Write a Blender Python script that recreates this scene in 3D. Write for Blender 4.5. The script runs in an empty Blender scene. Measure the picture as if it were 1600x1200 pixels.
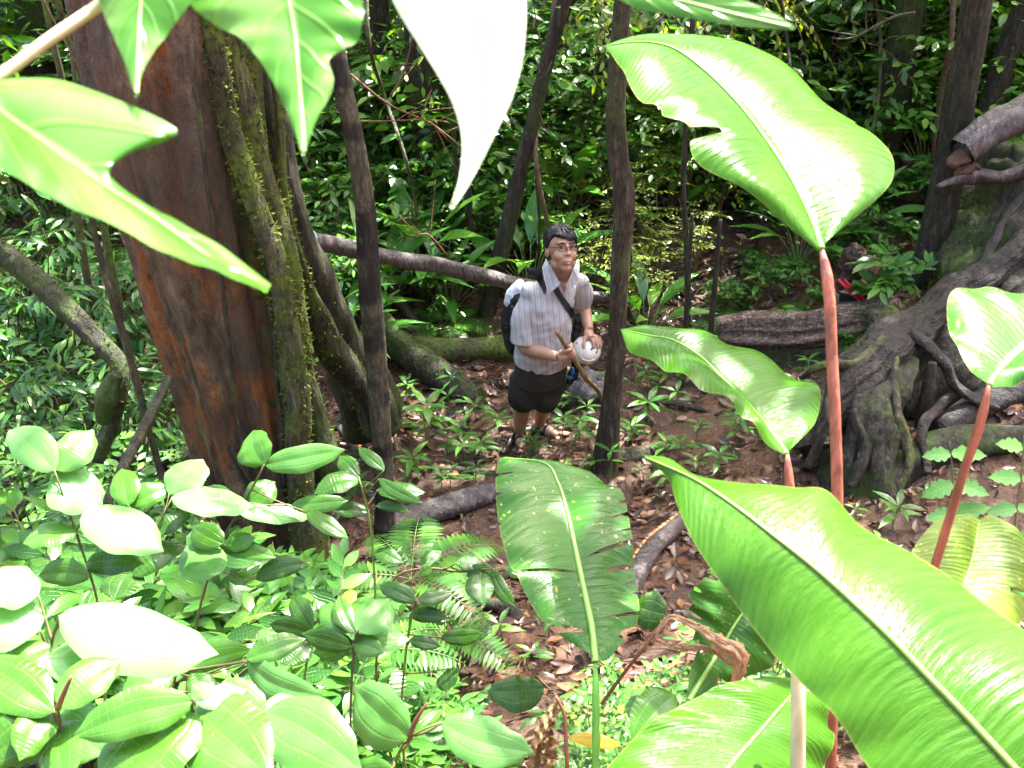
import bpy, bmesh, math, random
import numpy as np
from mathutils import Vector, Matrix, noise
R_ = math.radians
scene = bpy.context.scene
# ------------------------------------------------------------------ camera, light, exposure
PITCH = R_(30.0); FPX = 1600.0; CAM = np.array([0.0, 0.0, 3.45])
camd = bpy.data.cameras.new('camera'); cam = bpy.data.objects.new('camera', camd)
scene.collection.objects.link(cam); scene.camera = cam
cam.location = CAM; cam.rotation_euler = (math.pi/2 - PITCH, 0, 0)
camd.sensor_width = 36.0; camd.lens = 36.0*FPX/1600.0; camd.clip_start = 0.02; camd.clip_end = 400
camd.dof.use_dof = True; camd.dof.focus_distance = 4.6; camd.dof.aperture_fstop = 17.0
SUN_EL, SUN_AZ = R_(60), R_(32)      # high sun, ahead and to the right
sdir = Vector((math.sin(SUN_AZ)*math.cos(SUN_EL), math.cos(SUN_AZ)*math.cos(SUN_EL), math.sin(SUN_EL)))
w = bpy.data.worlds.new('World'); scene.world = w; w.use_nodes = True
nt = w.node_tree; bg = nt.nodes['Background']; sky = nt.nodes.new('ShaderNodeTexSky')
sky.sky_type = 'NISHITA'; sky.sun_disc = False; sky.sun_elevation = SUN_EL; sky.sun_rotation = SUN_AZ
sky.air_density = 1.0; sky.dust_density = 6.0; sky.ozone_density = 0.2
nt.links.new(sky.outputs[0], bg.inputs[0]); bg.inputs[1].default_value = 0.15
sl = bpy.data.lights.new('sun', 'SUN'); sl.energy = 4.0; sl.angle = R_(0.53); sl.color = (1, 0.98, 0.945)
so = bpy.data.objects.new('sun', sl); scene.collection.objects.link(so)
so.rotation_euler = sdir.to_track_quat('Z', 'Y').to_euler(); so.location = (4, 8, 12)
scene.view_settings.view_transform = 'Standard'; scene.view_settings.look = 'None'
scene.view_settings.exposure = 3.2; scene.view_settings.gamma = 1.0
scene.render.engine = 'CYCLES'
cy = scene.cycles
cy.use_denoising = True; cy.max_bounces = 7; cy.diffuse_bounces = 4; cy.transmission_bounces = 4; cy.glossy_bounces = 3
cy.transparent_max_bounces = 4; cy.sample_clamp_indirect = 6.0; cy.caustics_reflective = False; cy.caustics_refractive = False
try: cy.denoising_input_passes = 'RGB_ALBEDO_NORMAL'; cy.denoising_prefilter = 'ACCURATE'
except Exception: pass

# ------------------------------------------------------------------ pixel -> world
F_ = np.array([0, math.cos(PITCH), -math.sin(PITCH)]); U_ = np.array([0, math.sin(PITCH), math.cos(PITCH)]); X_ = np.array([1.0, 0, 0])
def ray(px, py): return F_ + X_*((px-800)/FPX) + U_*((600-py)/FPX)
def P(px, py, d): return CAM + ray(px, py)*d
def PY(px, py, Y):
    r = ray(px, py); return CAM + r*(Y/r[1])
def PZ(px, py, z):
    r = ray(px, py); return CAM + r*((z-CAM[2])/r[2])
def sp(x, k=0.5): return k*np.logaddexp(0, np.asarray(x, float)/k)
def hn(x, y, f, ph):
    return (np.sin(x*f*1.0+ph)*np.cos(y*f*1.13+ph*1.7) + 0.5*np.sin(x*f*2.1+y*f*1.4+ph*3.1) + 0.35*np.cos(x*f*3.7-y*f*3.1+ph*2.3))
def H(x, y):
    x = np.asarray(x, float); y = np.asarray(y, float)
    z = 0.46*sp(4.1-y, 0.45) - 0.10
    z = z + 0.20*sp(y-8.0, 1.2)
    z = z + 0.42/(1+np.exp(-(x-2.35)*2.2))/(1+np.exp(-(y-4.9)*2.5))
    z = z + 0.5*sp(x-4.5, 1.0) + 0.10*sp(-x-4.0, 1.0)
    z = z - 0.35*np.exp(-((x+3.2)**2/3.0+(y-4.8)**2/4.0))
    z = z + 0.045*hn(x, y, 1.3, 0.4) + 0.018*hn(x, y, 4.2, 2.2) + 0.007*hn(x, y, 13, 1.1)
    return z
def PG(px, py):
    r = ray(px, py); t0 = 0.6
    t = t0
    while t < 60:
        q = CAM + r*t
        if q[2] < H(q[0], q[1]): break
        t += 0.04
    return q

# ------------------------------------------------------------------ object helpers
COL = scene.collection
def tag(o, label=None, cat=None, group=None, kind=None):
    if label: o['label'] = label
    if cat: o['category'] = cat
    if group: o['group'] = group
    if kind: o['kind'] = kind
    return o
def thing(name, label, cat, loc=(0, 0, 0), group=None, rz=0):
    o = bpy.data.objects.new(name, None); COL.objects.link(o)
    o.empty_display_size = 0.1; o.location = loc; o.rotation_euler = (0, 0, rz)
    return tag(o, label, cat, group)
def mesh(name, V, F, m=None, parent=None, uv=None, tint=None, smooth=True, attrs=None, off=None):
    """V (n,3); F list of tuples or (m,k) array; uv/tint per vertex"""
    V = np.asarray(V, dtype=np.float32)
    if off is not None: V = V - np.asarray(off, dtype=np.float32)
    me = bpy.data.meshes.new(name)
    if isinstance(F, np.ndarray):
        k = F.shape[1]; nf = len(F)
        me.vertices.add(len(V)); me.vertices.foreach_set('co', V.ravel())
        me.loops.add(nf*k); me.loops.foreach_set('vertex_index', F.astype(np.int32).ravel())
        me.polygons.add(nf); me.polygons.foreach_set('loop_start', np.arange(nf, dtype=np.int32)*k)
        me.update(calc_edges=True); me.validate()
    else:
        me.from_pydata([tuple(map(float, v)) for v in V], [], [tuple(map(int, f)) for f in F]); me.update()
    if smooth: me.polygons.foreach_set('use_smooth', np.ones(len(me.polygons), dtype=bool))
    if uv is not None:
        li = np.empty(len(me.loops), dtype=np.int32); me.loops.foreach_get('vertex_index', li)
        l = me.uv_layers.new(name='UVMap'); l.data.foreach_set('uv', np.asarray(uv, dtype=np.float32)[li].ravel())
    if tint is not None:
        a = me.attributes.new('tint', 'FLOAT', 'POINT'); a.data.foreach_set('value', np.asarray(tint, dtype=np.float32))
    for n, arr in (attrs or {}).items():
        a = me.attributes.new(n, 'FLOAT', 'POINT'); a.data.foreach_set('value', np.asarray(arr, dtype=np.float32))
    if m: me.materials.append(m)
    o = bpy.data.objects.new(name, me); COL.objects.link(o)
    if parent is not None: o.parent = parent
    return o
def copy_thing(o, loc, rz=0, s=1.0, label=None, group=None, parent=None):
    c = o.copy(); COL.objects.link(c); c.parent = parent
    c.location = loc; c.rotation_euler = (0, 0, rz); c.scale = (s, s, s)
    if label: c['label'] = label
    if group: c['group'] = group
    for ch in list(o.children):
        d = ch.copy(); COL.objects.link(d); d.parent = c
    return c
class MB:
    def __init__(s): s.V = []; s.F = []; s.uv = []; s.t = []; s.n = 0
    def add(s, V, F, uv=None, t=0.5):
        V = np.asarray(V, float); k = len(V)
        s.V.append(V); s.F += [tuple(i+s.n for i in f) for f in F]
        s.uv.append(np.zeros((k, 2)) if uv is None else np.asarray(uv, float)); s.t.append(np.full(k, t) if np.isscalar(t) else np.asarray(t)); s.n += k
        return s
    def build(s, name, m, parent=None, off=None, smooth=True):
        return mesh(name, np.concatenate(s.V), s.F, m, parent, np.concatenate(s.uv), np.concatenate(s.t), smooth, off=off)
def cr(pts, n):
    """Catmull-Rom through pts by index -> n samples"""
    p = np.asarray(pts, float); k = len(p)
    if k == 2: return p[0] + np.linspace(0, 1, n)[:, None]*(p[1]-p[0])
    q = np.vstack([2*p[0]-p[1], p, 2*p[-1]-p[-2]])
    t = np.linspace(0, k-1-1e-9, n); i = t.astype(int); f = (t-i)[:, None]
    a, b, c, d = q[i], q[i+1], q[i+2], q[i+3]
    return 0.5*((2*b)+(-a+c)*f+(2*a-5*b+4*c-d)*f**2+(-a+3*b-3*c+d)*f**3)
def curve3(pts, n):
    """smooth curve through unevenly spaced points, even samples (for trunks and stems)"""
    p = np.asarray(pts, float); k = len(p)
    if k == 2: return p[0]+np.linspace(0, 1, n)[:, None]*(p[1]-p[0])
    h = np.maximum(np.linalg.norm(np.diff(p, axis=0), axis=1), 1e-6); T = np.concatenate([[0], np.cumsum(h)])
    dl = np.diff(p, axis=0)/h[:, None]; m = np.empty_like(p); m[0] = dl[0]; m[-1] = dl[-1]
    m[1:-1] = (dl[:-1]*h[1:, None]+dl[1:]*h[:-1, None])/(h[:-1]+h[1:])[:, None]
    t = np.linspace(0, T[-1]*(1-1e-9), n); i = np.clip(np.searchsorted(T, t, side='right')-1, 0, k-2); hh = h[i][:, None]; s = ((t-T[i])/h[i])[:, None]
    return (2*s**3-3*s**2+1)*p[i]+(s**3-2*s**2+s)*hh*m[i]+(-2*s**3+3*s**2)*p[i+1]+(s**3-s**2)*hh*m[i+1]
def frames(p):
    t = np.gradient(p, axis=0); t /= np.linalg.norm(t, axis=1)[:, None]+1e-12
    ref = np.array([0, 0, 1.0]) if abs(t[0][2]) < 0.9 else np.array([1.0, 0, 0])
    n = np.cross(t[0], ref); n /= np.linalg.norm(n); N = [n]
    for i in range(1, len(p)):
        n = N[-1] - t[i]*np.dot(N[-1], t[i]); n /= np.linalg.norm(n)+1e-12; N.append(n)
    N = np.array(N); B = np.cross(t, N)
    return t, N, B
def tube(pts, rad, seg=8, n=None, disp=None, cap=True):
    """returns V,F,uv"""
    p = curve3(pts, n) if n else np.asarray(pts, float); k = len(p)
    if np.isscalar(rad): r = np.full(k, rad)
    elif n and len(rad) == len(pts):
        T = np.concatenate([[0], np.cumsum(np.linalg.norm(np.diff(np.asarray(pts, float), axis=0), axis=1))]); r = np.interp(np.linspace(0, T[-1], k), T, rad)
    else: r = np.interp(np.linspace(0, 1, k), np.linspace(0, 1, len(rad)), rad)
    t, N, B = frames(p); a = np.linspace(0, 2*math.pi, seg, endpoint=False)
    L = np.concatenate([[0], np.cumsum(np.linalg.norm(np.diff(p, axis=0), axis=1))])
    RR = r[:, None]*np.ones(seg)[None]
    if disp is not None: RR = RR*disp(L[:, None]*np.ones(seg)[None], a[None]*np.ones(k)[:, None])
    V = p[:, None]+RR[..., None]*(np.cos(a)[None, :, None]*N[:, None]+np.sin(a)[None, :, None]*B[:, None])
    V = V.reshape(-1, 3)
    uv = np.stack([np.tile(a/(2*math.pi), k), np.repeat(L, seg)], 1)
    F = [(i*seg+j, i*seg+(j+1) % seg, (i+1)*seg+(j+1) % seg, (i+1)*seg+j) for i in range(k-1) for j in range(seg)]
    if cap:
        V = np.vstack([V, p[0], p[-1]]); uv = np.vstack([uv, [0, 0], [0, L[-1]]]); c0 = k*seg
        F += [(c0, (j+1) % seg, j) for j in range(seg)]+[(c0+1, (k-1)*seg+j, (k-1)*seg+(j+1) % seg) for j in range(seg)]
    return V, F, uv
def nz(p, f, seed=0): return noise.noise(Vector((p[0]*f+seed*7.3, p[1]*f-seed*3.1, p[2]*f+seed)))
def displaced(V, amp, f, seed=0, oct=3):
    V = np.asarray(V, float); c = V.mean(0); out = V.copy()
    for i, v in enumerate(V):
        o = Vector((0, 0, 0)); ff = f; aa = amp
        for k in range(oct):
            o += noise.noise_vector(Vector(v)*ff+Vector((seed*3.7+k*11, seed, 0)))*aa; ff *= 2.1; aa *= 0.5
        out[i] += np.array(o)
    return out

# ------------------------------------------------------------------ materials
def newmat(name):
    m = bpy.data.materials.new(name); m.use_nodes = True; t = m.node_tree
    return m, t, t.nodes['Principled BSDF'], t.nodes['Material Output']
def N(t, typ, **kw):
    n = t.nodes.new(typ)
    for k, v in kw.items():
        if k[0] == 'i' and k[1:].isdigit(): n.inputs[int(k[1:])].default_value = v
        elif k in n.inputs: n.inputs[k].default_value = v
        else: setattr(n, k, v)
    return n
def ramp(t, src, stops):
    r = t.nodes.new('ShaderNodeValToRGB'); e = r.color_ramp.elements
    while len(e) < len(stops): e.new(0.5)
    for i, (p, c) in enumerate(stops):
        e[i].position = p; e[i].color = (c[0], c[1], c[2], 1) if not np.isscalar(c) else (c, c, c, 1)
    t.links.new(src, r.inputs[0]); return r.outputs[0]
def mixc(t, fac, a, b, mode='MIX'):
    n = t.nodes.new('ShaderNodeMix'); n.data_type = 'RGBA'; n.blend_type = mode
    for s, v in ((0, fac), (6, a), (7, b)):
        if hasattr(v, 'is_output') or hasattr(v, 'links'): t.links.new(v, n.inputs[s])
        else: n.inputs[s].default_value = v if np.isscalar(v) else (v[0], v[1], v[2], 1)
    return n.outputs[2]
def mth(t, op, a, b=None, c=None):
    n = t.nodes.new('ShaderNodeMath'); n.operation = op
    for s, v in enumerate((a, b, c)):
        if v is None: continue
        if hasattr(v, 'links'): t.links.new(v, n.inputs[s])
        else: n.inputs[s].default_value = v
    return n.outputs[0]
def noi(t, vec, scale, detail=4, rough=0.55, stretch=None):
    if stretch is not None:
        mp = N(t, 'ShaderNodeMapping'); t.links.new(vec, mp.inputs[0]); mp.inputs['Scale'].default_value = stretch; vec = mp.outputs[0]
    n = N(t, 'ShaderNodeTexNoise'); n.inputs['Scale'].default_value = scale; n.inputs['Detail'].default_value = detail; n.inputs['Roughness'].default_value = rough
    t.links.new(vec, n.inputs['Vector']); return n.outputs['Fac']
def leafmat(name, c1, c2, c3=None, rough=0.35, transl=0.35, tcol=None, veins='pinnate', freq=14, spots=0.0, spec=0.5, bump=0.25, pale=0.35, coat=0.0):
    """tint attribute runs c1 -> c2 -> c3; uv.x = along, uv.y = -1..1 across"""
    m, t, b, out = newmat(name); c3 = c3 or c2
    at = N(t, 'ShaderNodeAttribute', attribute_name='tint')
    col = ramp(t, at.outputs['Fac'], [(0, c1), (0.55, c2), (1, c3)])
    uv = N(t, 'ShaderNodeUVMap'); sx = N(t, 'ShaderNodeSeparateXYZ'); t.links.new(uv.outputs[0], sx.inputs[0])
    u, v = sx.outputs[0], sx.outputs[1]; av = mth(t, 'ABSOLUTE', v)
    geo = N(t, 'ShaderNodeNewGeometry'); tc = N(t, 'ShaderNodeTexCoord')
    n1 = noi(t, tc.outputs['Object'], 9, 3)
    col = mixc(t, 0.8, col, ramp(t, n1, [(0.3, 0.72), (0.7, 1.15)]), 'MULTIPLY')
    if veins:
        if veins == 'pinnate': ph = mth(t, 'MULTIPLY_ADD', av, -0.22, u)
        elif veins == 'banana': ph = mth(t, 'MULTIPLY_ADD', mth(t, 'MULTIPLY', av, av), -0.10, u)
        else: ph = mth(t, 'MULTIPLY_ADD', av, 0.0, u)
        s = mth(t, 'SINE', mth(t, 'MULTIPLY', ph, freq*6.283))
        cb = N(t, 'ShaderNodeCombineXYZ'); t.links.new(ph, cb.inputs[0]); t.links.new(mth(t, 'MULTIPLY', v, 0.02), cb.inputs[1])
        vn = noi(t, cb.outputs[0], freq*1.5, 4, 0.75)
        line = ramp(t, s, [(0.0, 0.0), (0.80, 0.0), (0.97, 1.0)]) if veins != 'banana' else ramp(t, vn, [(0.35, 0.0), (0.65, 1.0)])
        midr = ramp(t, av, [(0.0, 1.0), (0.035, 0.9), (0.06, 0.0)])
        lin = mth(t, 'MAXIMUM', line, midr) if veins != 'banana' else line
        lc = (min(1, c2[0]*1.9+0.04), min(1, c2[1]*1.5+0.05), c2[2]*1.5+0.02)
        col = mixc(t, mth(t, 'MULTIPLY', lin, pale if veins != 'banana' else 0.30), col, lc)
        if veins == 'tri':      # two long side veins
            sv = mth(t, 'ABSOLUTE', mth(t, 'SUBTRACT', av, 0.5)); l2 = ramp(t, sv, [(0, 1.0), (0.03, 0.8), (0.06, 0)])
            col = mixc(t, mth(t, 'MULTIPLY', l2, 0.18), col, lc); lin = mth(t, 'MAXIMUM', lin, l2)
        hgt = lin if veins != 'banana' else mth(t, 'ADD', mth(t, 'MULTIPLY', s, 0.35), mth(t, 'MULTIPLY', vn, 4.0))
        bp = N(t, 'ShaderNodeBump'); bp.inputs['Strength'].default_value = bump; bp.inputs['Distance'].default_value = 0.0025
        if veins != 'banana': bp.invert = True
        t.links.new(hgt, bp.inputs['Height']); t.links.new(bp.outputs[0], b.inputs['Normal'])
    if veins == 'banana':      # browned, nibbled-looking margin
        ed = mth(t, 'ADD', av, mth(t, 'MULTIPLY', mth(t, 'SUBTRACT', noi(t, uv.outputs[0], 1, 3, 0.6, (22, 2, 1)), 0.5), 0.07))
        col = mixc(t, ramp(t, ed, [(0.985, 0.0), (1.0, 0.5)]), col, (0.30, 0.26, 0.07))
    if spots:
        sn = noi(t, uv.outputs[0], 1, 2, 0.5, (30, 9, 1)); k = ramp(t, sn, [(0.66, 0.0), (0.70, 1.0)])
        col = mixc(t, mth(t, 'MULTIPLY', k, spots), col, (0.45, 0.42, 0.12))
    t.links.new(col, b.inputs['Base Color']); b.inputs['Roughness'].default_value = rough
    b.inputs['Specular IOR Level'].default_value = spec; b.inputs['Coat Weight'].default_value = coat; b.inputs['Coat Roughness'].default_value = 0.15
    tr = N(t, 'ShaderNodeBsdfTranslucent'); tcl = mixc(t, 1.0, col, tcol or (1.35, 1.35, 0.45), 'MULTIPLY'); t.links.new(tcl, tr.inputs[0])
    mx = N(t, 'ShaderNodeMixShader'); mx.inputs[0].default_value = transl
    t.links.new(b.outputs[0], mx.inputs[1]); t.links.new(tr.outputs[0], mx.inputs[2]); t.links.new(mx.outputs[0], out.inputs[0])
    return m
def barkmat(name, cols, moss=0.3, mosscol=(0.10, 0.15, 0.02), rough=0.75, streak=(6, 6, 1.2), bump=0.6, wet=0.0, band=None):
    """cols: dark, mid, light (object coords, stretched on z) with moss patches"""
    m, t, b, out = newmat(name); tc = N(t, 'ShaderNodeTexCoord'); o = tc.outputs['Object']
    n1 = noi(t, o, 3.5, 6, 0.65, streak); n2 = noi(t, o, 1.6, 4, 0.6)
    col = ramp(t, n1, [(0.28, cols[0]), (0.5, cols[1]), (0.72, cols[2])])
    if band:
        nb = noi(t, o, band[0], 3, 0.5, (0.5, 0.5, 1.6)); col = mixc(t, ramp(t, nb, [(0.47, 0.0), (0.53, 1.0)]), col, band[1])
    fine = noi(t, o, 26, 6, 0.8, (2.2, 2.2, 0.6)); col = mixc(t, 0.9, col, ramp(t, fine, [(0.36, 0.30), (0.5, 0.9), (0.64, 2.3)]), 'MULTIPLY')
    vo = N(t, 'ShaderNodeTexVoronoi'); vo.inputs['Scale'].default_value = 9; t.links.new(o, vo.inputs['Vector'])
    lich = ramp(t, mth(t, 'ADD', vo.outputs['Distance'], mth(t, 'MULTIPLY', noi(t, o, 20, 3), 0.35)), [(0.26, 1.0), (0.31, 0.0)]); col = mixc(t, mth(t, 'MULTIPLY', lich, 0.35), col, (0.13, 0.13, 0.09))
    if moss:
        n3 = noi(t, o, 9, 5, 0.7); g = mth(t, 'ADD', mth(t, 'MULTIPLY', n2, 0.65), mth(t, 'MULTIPLY', n3, 0.35))
        th = 0.60-0.15*moss; k = ramp(t, g, [(th, 0.0), (th+0.09, 0.9)])
        mc = ramp(t, noi(t, o, 40, 3), [(0.3, tuple(c*0.35 for c in mosscol)), (0.7, tuple(c*1.1 for c in mosscol))])
        col = mixc(t, k, col, mc)
    t.links.new(col, b.inputs['Base Color'])
    b.inputs['Roughness'].default_value = rough-wet*0.4; b.inputs['Specular IOR Level'].default_value = 0.35+wet*0.3
    bp = N(t, 'ShaderNodeBump'); bp.inputs['Strength'].default_value = bump; bp.inputs['Distance'].default_value = 0.045
    n4 = noi(t, o, 14, 6, 0.7, (1.5, 1.5, 0.5)); t.links.new(mth(t, 'ADD', n1, mth(t, 'MULTIPLY', n4, 0.6)), bp.inputs['Height']); t.links.new(bp.outputs[0], b.inputs['Normal'])
    return m
def plain(name, col, rough=0.6, spec=0.4, var=0.25, scale=20, bump=0.0, metal=0.0, stretch=None):
    m, t, b, out = newmat(name); tc = N(t, 'ShaderNodeTexCoord')
    n1 = noi(t, tc.outputs['Object'], scale, 4, 0.6, stretch)
    c = mixc(t, 1.0, col, ramp(t, n1, [(0.3, 1-var), (0.7, 1+var)]), 'MULTIPLY'); t.links.new(c, b.inputs['Base Color'])
    b.inputs['Roughness'].default_value = rough; b.inputs['Specular IOR Level'].default_value = spec; b.inputs['Metallic'].default_value = metal
    if bump:
        bp = N(t, 'ShaderNodeBump'); bp.inputs['Strength'].default_value = bump; bp.inputs['Distance'].default_value = 0.01
        t.links.new(n1, bp.inputs['Height']); t.links.new(bp.outputs[0], b.inputs['Normal'])
    return m

# ------------------------------------------------------------------ leaf templates (along +Y, length 1, normal +Z)
def leaf_tmpl(kind='ovate', ns=5, fold=0.16, droop=0.18, wid=0.4):
    prof = {'ovate': lambda u: (np.sin(np.pi*np.clip(u, 0, 1)**0.78)**0.85),
            'lance': lambda u: (np.sin(np.pi*np.clip(u, 0, 1)**0.85)**1.15),
            'drip': lambda u: np.where(u < 0.8, np.sin(np.pi*np.clip(u/0.9, 0, 1)**0.7)**0.8, 0.10*(1-u)/0.2+0.34*np.clip((0.86-u)/0.06, 0, 1)*0.8),
            'round': lambda u: (np.sin(np.pi*np.clip(u, 0, 1)**0.72)**0.6)}[kind]
    u = np.linspace(0, 1, ns+1); V = []; UV = []; F = []
    for i, x in enumerate(u):
        wd = float(prof(np.array(x)))*wid/2 if 0 < i < ns else 0.0
        z = -droop*x*x
        V += [(-wd, x, z+fold*wd*1.0), (0, x, z), (wd, x, z+fold*wd*1.0)]; UV += [(x, -1), (x, 0), (x, 1)]
    for i in range(ns):
        a = i*3; b_ = a+3
        if i == 0: F += [(1, b_+1, b_), (1, b_+2, b_+1)]
        elif i == ns-1: F += [(a, a+1, b_+1), (a+1, a+2, b_+1)]
        else: F += [(a, a+1, b_+1), (a, b_+1, b_), (a+1, a+2, b_+2), (a+1, b_+2, b_+1)]
    return np.array(V, float), np.array(F), np.array(UV, float)
T_OV = leaf_tmpl('ovate', 4); T_LA = leaf_tmpl('lance', 4, wid=0.27, droop=0.3); T_RD = leaf_tmpl('round', 4, wid=0.6, droop=0.15)
T_SM = leaf_tmpl('lance', 3, wid=0.42, droop=0.1); T_HI = leaf_tmpl('ovate', 8, wid=0.42, droop=0.25)
T_LH = leaf_tmpl('lance', 8, wid=0.27, droop=0.35)
def leaves_mesh(tm, R, p, s, rng, tint=None):
    """R (n,3,3) columns side,dir,normal"""
    V0, F0, UV0 = tm; n = len(p); k = len(V0)
    V = np.einsum('nij,kj->nki', R, V0)*np.asarray(s)[:, None, None]+p[:, None]
    F = (F0[None]+(np.arange(n)*k)[:, None, None]).reshape(-1, 3)
    t = np.repeat(rng.random(n) if tint is None else tint, k)
    return V.reshape(-1, 3), F, np.tile(UV0, (n, 1)), t
def basis(d, nrm):
    d = d/np.linalg.norm(d, axis=-1, keepdims=True); s = np.cross(d, nrm); s /= np.linalg.norm(s, axis=-1, keepdims=True)+1e-9
    n = np.cross(s, d); return np.stack([s, d, n], -1)
def rotz(a): c, s = math.cos(a), math.sin(a); return np.array([[c, -s, 0], [s, c, 0], [0, 0, 1.0]])
def rotx(a): c, s = math.cos(a), math.sin(a); return np.array([[1.0, 0, 0], [0, c, -s], [0, s, c]])
def roty(a): c, s = math.cos(a), math.sin(a); return np.array([[c, 0, s], [0, 1.0, 0], [-s, 0, c]])
def spray(rng, L, n, ll, ang=60, droop=0.3, pair=False, jit=0.25, curve=0.3):
    """leafy twig along +Y; returns R,p,s, polyline"""
    t = np.linspace(0.12, 1.0, n); px = 0.08*L*np.sin(t*3+rng.random()*6); pz = -curve*L*t*t
    pl = np.stack([px, t*L, pz], 1); d = []; pos = []; sc = []
    for i in range(n):
        sides = (1, -1) if pair else ((1 if i % 2 else -1),)
        if i == n-1: sides = (0,)
        for sd in sides:
            a = R_(ang)*(1-0.5*t[i])*sd+rng.normal()*jit*0.6
            dd = np.array([math.sin(a), math.cos(a), -droop-curve*t[i]+rng.normal()*jit])
            d.append(dd); pos.append(pl[i]); sc.append(ll*(0.75+0.5*rng.random())*(1-0.25*abs(t[i]-0.5)))
    d = np.array(d); nr = np.array([0, 0, 1.0])+rng.normal(size=d.shape)*jit
    return basis(d, nr), np.array(pos), np.array(sc), np.vstack([[0, 0, 0], pl])
def shrub(rng, h, ns, nsp, L, nl, ll, tm=T_OV, spread=0.35, lean=0.0, pair=False, ang=60, up=0.35, droop=0.3, low=0.25, rad=0.008, curve=0.3, twig=0.0022):
    """ns stems with nsp sprays each -> leaf arrays, stem arrays"""
    Rl, pl, sl_, SV, SF, SU, n0 = [], [], [], [], [], [], 0
    for k in range(ns):
        az = rng.random()*6.28; sd = np.array([math.cos(az), math.sin(az), 0])*spread*h*(rng.random()*0.8+0.2 if ns > 1 else 0.25)
        pts = cr([np.zeros(3), sd*0.3+[0, 0, h*0.4], sd*0.8+[0, 0, h*0.75], sd*1.2+[0, 0, h*(0.85+0.25*rng.random())]], 9)
        V, F, uv = tube(pts, [rad, rad*0.35], 5); SV.append(V); SU.append(uv); SF += [tuple(i+n0 for i in f) for f in F]; n0 += len(V)
        for q in range(nsp):
            f = low+(1-low)*(q+rng.random())/nsp; x = f*8; i = min(int(x), 7); b = pts[i]+(pts[i+1]-pts[i])*(x-i)
            a = q*2.4+rng.random()*0.9; Ls = L*(0.6+0.7*rng.random())*(1.15-0.5*f)
            R0 = rotz(a)@rotx(up*(0.4+rng.random()))
            r, p, s, poly = spray(rng, Ls, nl, ll, ang, droop, pair, curve=curve)
            Rl.append(np.einsum('ij,njk->nik', R0, r)); pl.append(p@R0.T+b); sl_.append(s)
            V, F, uv = tube(poly[::max(1, len(poly)//4)]@R0.T+b, [twig, twig*0.5], 3, cap=False); SV.append(V); SU.append(uv); SF += [tuple(i+n0 for i in f) for f in F]; n0 += len(V)
    return (np.concatenate(Rl), np.concatenate(pl), np.concatenate(sl_)), (np.vstack(SV), SF, np.vstack(SU))
# ------------------------------------------------------------------ materials of the place
M = {}
BR = ((0.006, 0.005, 0.003), (0.022, 0.018, 0.010), (0.062, 0.054, 0.032))
M['bark_dark'] = barkmat('bark_dark', BR, 0.5, (0.05, 0.07, 0.012))
M['bark_moss'] = barkmat('bark_moss', ((0.012, 0.010, 0.006), (0.045, 0.038, 0.022), (0.12, 0.105, 0.06)), 0.9, (0.11, 0.15, 0.02))
M['bark_mossy'] = barkmat('bark_mossy', ((0.008, 0.007, 0.004), (0.026, 0.022, 0.013), (0.06, 0.052, 0.03)), 0.95, (0.055, 0.095, 0.012))
M['bark_grey'] = barkmat('bark_grey', ((0.02, 0.016, 0.014), (0.055, 0.042, 0.038), (0.12, 0.10, 0.095)), 0.15, (0.07, 0.11, 0.02), wet=0.6, rough=0.65)
M['bark_band'] = barkmat('bark_band', ((0.004, 0.003, 0.002), (0.013, 0.010, 0.007), (0.03, 0.024, 0.017)), 0.2, (0.04, 0.05, 0.015), band=(2.6, (0.06, 0.052, 0.03)))
M['bark_pale'] = barkmat('bark_pale', ((0.010, 0.008, 0.005), (0.040, 0.031, 0.018), (0.10, 0.08, 0.05)), 0.55, (0.09, 0.12, 0.03))
M['bark_root'] = barkmat('bark_root', ((0.003, 0.002, 0.0015), (0.014, 0.009, 0.006), (0.052, 0.033, 0.023)), 0.25, (0.045, 0.065, 0.015), wet=0.3, rough=0.7, streak=(3, 3, 3), bump=1.0)
M['rot_wood'] = barkmat('rot_wood', ((0.03, 0.018, 0.012), (0.17, 0.11, 0.08), (0.40, 0.29, 0.22)), 0.15, (0.08, 0.11, 0.02), streak=(0.8, 14, 14), bump=1.0)
M['rot_end'] = plain('rot_end', (0.075, 0.042, 0.026), 0.8, 0.2, 0.6, 30, 0.8)
M['twig'] = plain('twig', (0.10, 0.065, 0.035), 0.7, 0.3, 0.5, 40, 0.3)
M['stem_green'] = plain('stem_green', (0.10, 0.16, 0.035), 0.5, 0.4, 0.3, 30)
M['stem_brown'] = plain('stem_brown', (0.085, 0.075, 0.025), 0.6, 0.3, 0.4, 30)
M['rock'] = barkmat('rock', ((0.02, 0.02, 0.02), (0.055, 0.052, 0.05), (0.12, 0.115, 0.11)), 0.2, (0.05, 0.08, 0.02), streak=(2, 2, 2), bump=0.7, wet=0.5, rough=0.7)
M['rock_tan'] = plain('rock_tan', (0.22, 0.10, 0.05), 0.7, 0.3, 0.5, 14, 0.5)
DK1, DK2, DK3 = (0.018, 0.060, 0.014), (0.035, 0.105, 0.020), (0.085, 0.17, 0.030)
M['leaf_bg'] = leafmat('leaf_bg', (0.028, 0.105, 0.012), (0.075, 0.23, 0.020), (0.24, 0.40, 0.035), rough=0.32, transl=0.34, veins=None, spec=0.6)
M['leaf_dark'] = leafmat('leaf_dark', (0.020, 0.08, 0.014), (0.040, 0.14, 0.020), (0.10, 0.23, 0.03), rough=0.3, transl=0.25, veins=None, spec=0.4)
M['leaf_yel'] = leafmat('leaf_yel', (0.09, 0.17, 0.012), (0.20, 0.29, 0.020), (0.34, 0.36, 0.025), rough=0.4, transl=0.45, veins=None)
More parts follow.
